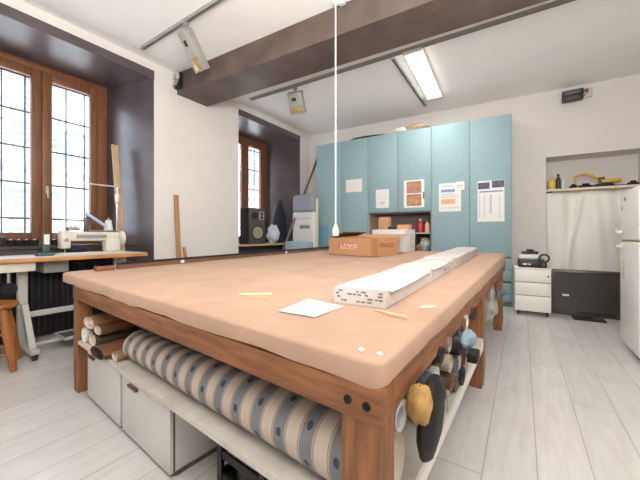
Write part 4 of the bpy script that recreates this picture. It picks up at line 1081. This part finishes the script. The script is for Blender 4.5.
# floodlight spots
def spot(p, ztop, ln, wd, rz, tilt, lab, grp='metal floodlights on the tracks'):
    q = thing('floodlight', lab, 'spotlight', (p[0], p[1], ztop), rz, grp)
    MB(steel).box(-.03, -.02, -.045, .03, .02, 0, .004).tube((0, 0, -.045), (0, 0, -.075), .010, n=10).build('adapter', q)
    b = MB(steel).box(-wd/2-.012, -.012, -.095, wd/2+.012, .012, -.075, .003)
    b.box(-wd/2-.012, -.012, -.16, -wd/2-.004, .012, -.08).box(wd/2+.004, -.012, -.16, wd/2+.012, .012, -.08); b.build('bracket', q)
    h = MB(mat('lamp_body', (164, 160, 152), .4, metal=.3))
    Mt = Matrix.Translation((0, 0, -.12)) @ Matrix.Rotation(tilt, 4, 'X')
    h.box(-wd/2, -.06, -ln, wd/2, .06, .03, .014, M=Mt)
    for k in range(5): h.box(-wd/2+.02, .06, -.03-k*.03, wd/2-.02, .075, -.02-k*.03, M=Mt)
    hh = h.build('body', q)
    MB(dark).box(-wd*.22, -.063, -ln*.30, wd*.10, -.059, -ln*.14, .002, M=Mt).build('socket_cover', hh)
    MB(mat('reflector', (190, 160, 110), .25, metal=.5)).box(-wd/2+.02, -.064, -ln+.015, wd/2-.02, -.058, -ln*.62, .002, M=Mt).build('reflector', hh)
    fm = MB(steel); 
    fm.box(-wd/2, -.067, -ln, wd/2, -.058, -ln+.014, M=Mt).box(-wd/2, -.067, -ln*.62, wd/2, -.058, -ln*.59, M=Mt).box(-wd/2, -.067, -ln, -wd/2+.014, -.058, -ln*.6, M=Mt).box(wd/2-.014, -.067, -ln, wd/2, -.058, -ln*.6, M=Mt)
    fm.build('front_frame', hh)
s1 = a1 + (b1-a1).normalized()*((onz(186, 22.5, zt3)-a1).length)
spot(s1, zt3, .36, .13, math.radians(-30), math.radians(38), 'long metal floodlight hanging from the left ceiling track')
s2 = a2 + d2_*((onz(295, 86.5, zt3)-a2).length)
spot(s2, zt3, .27, .22, math.radians(-20), math.radians(30), 'squarish metal floodlight hanging from the long track behind the beam')
# lamp on the left end of the beam
bang = math.atan2(BD.y, BD.x)
p = bp0+BD*.10
q = thing('emergency_lamp', 'dark wall lamp at the left end of the brown beam', 'lamp', v3(p, zb+.005), bang)
MB(dark).box(-.07, -.05, .05, .05, -.002, .26, .006).build('housing', q)
MB(mat('lamp_glass_green', (176, 186, 180), .3)).box(-.02, -.075, .16, .045, -.05, .25, .006).build('window', q)
MB(steel).box(-.03, -.12, .015, .06, -.112, .17, .003, M=Matrix.Rotation(-.35, 4, 'X')).build('flap', q)
# flood lamp on the back wall
p = B(BU(572, WD-.10), WD-.10); zf = zat(101, p.y)
q = thing('wall_floodlight', 'black floodlight high on the back wall near the ceiling', 'lamp', v3(p, zf), AB-.1)
MB(dark).box(-.12, -.06, 0, .13, .05, .15, .01).build('housing', q)
MB(mat('lamp_lens', (96, 96, 102), .15)).box(-.105, -.064, .085, .10, -.058, .135, .002).build('lens', q)
MB(mat('lamp_trim', (64, 62, 66), .4)).box(-.105, -.066, .02, .07, -.058, .07, .003).build('ballast', q)
MB(steel).box(.13, -.01, .06, .16, .085, .10, .004).build('bracket', q)
q = thing('junction_box', 'pale junction box on the wall right of the black floodlight', 'box', v3(B(BU(588, WD-.03), WD-.03), zf+.04), AB)
MB(mat('beige_box', (206, 194, 172), .6)).box(-.06, -.02, 0, .05, .026, .13, .008).build('body', q)
MB(mat('box_gland', (108, 98, 82), .6)).box(-.05, -.045, .06, .0, -.019, .12, .01).build('gland', q)

# ================================================================== LIGHT AND CAMERA
w = bpy.data.worlds.new('World'); bpy.context.scene.world = w; w.use_nodes = True
bg = w.node_tree.nodes['Background']; bg.inputs[0].default_value = (.80, .90, 1, 1); bg.inputs[1].default_value = 9.0
def area(p, rz, sx, sy, watt, col=(1, .97, .92)):
    l = bpy.data.lights.new('ceiling_tube', 'AREA'); l.shape = 'RECTANGLE'; l.size = sx; l.size_y = sy; l.energy = watt; l.color = col
    o = bpy.data.objects.new('ceiling_tube', l); C.objects.link(o); o.location = p; o.rotation_euler = (0, 0, rz); return o
fa = math.atan2((f1-f0).y, (f1-f0).x); fm_ = (f0+f1)/2
area((fm_.x, fm_.y, CEIL-.07), fa, ln-.1, .2, 14)
l = bpy.data.lights.new('added_fill', 'AREA'); l.shape = 'DISK'; l.size = 1.6; l.energy = 172; l.color = (1, .985, .96)  # unseen fill lamp, added to brighten the ceiling and the room
o = bpy.data.objects.new('added_fill', l); C.objects.link(o); o.location = (.1, -.3, 2.0); o.rotation_euler = (math.radians(180-40), 0, 0)
sun = bpy.data.lights.new('sun', 'SUN'); sun.energy = 22; sun.angle = .05; so_ = bpy.data.objects.new('sun', sun); C.objects.link(so_)
so_.rotation_euler = Vector((-.3*.36, .95*.36, -.93)).to_track_quat('-Z', 'Y').to_euler()
cam = bpy.data.cameras.new('camera'); co = bpy.data.objects.new('camera', cam); C.objects.link(co)
cam.sensor_width = 36; cam.sensor_fit = 'HORIZONTAL'; cam.lens = 36*F/640; cam.clip_start = .05
co.location = (0, 0, HC); co.rotation_euler = (PI/2, 0, 0); cam.shift_y = -(240-V0)/640
sc = bpy.context.scene; sc.camera = co
sc.view_settings.view_transform = 'Standard'; sc.view_settings.look = 'None'; sc.view_settings.gamma = 1; sc.view_settings.exposure = .22
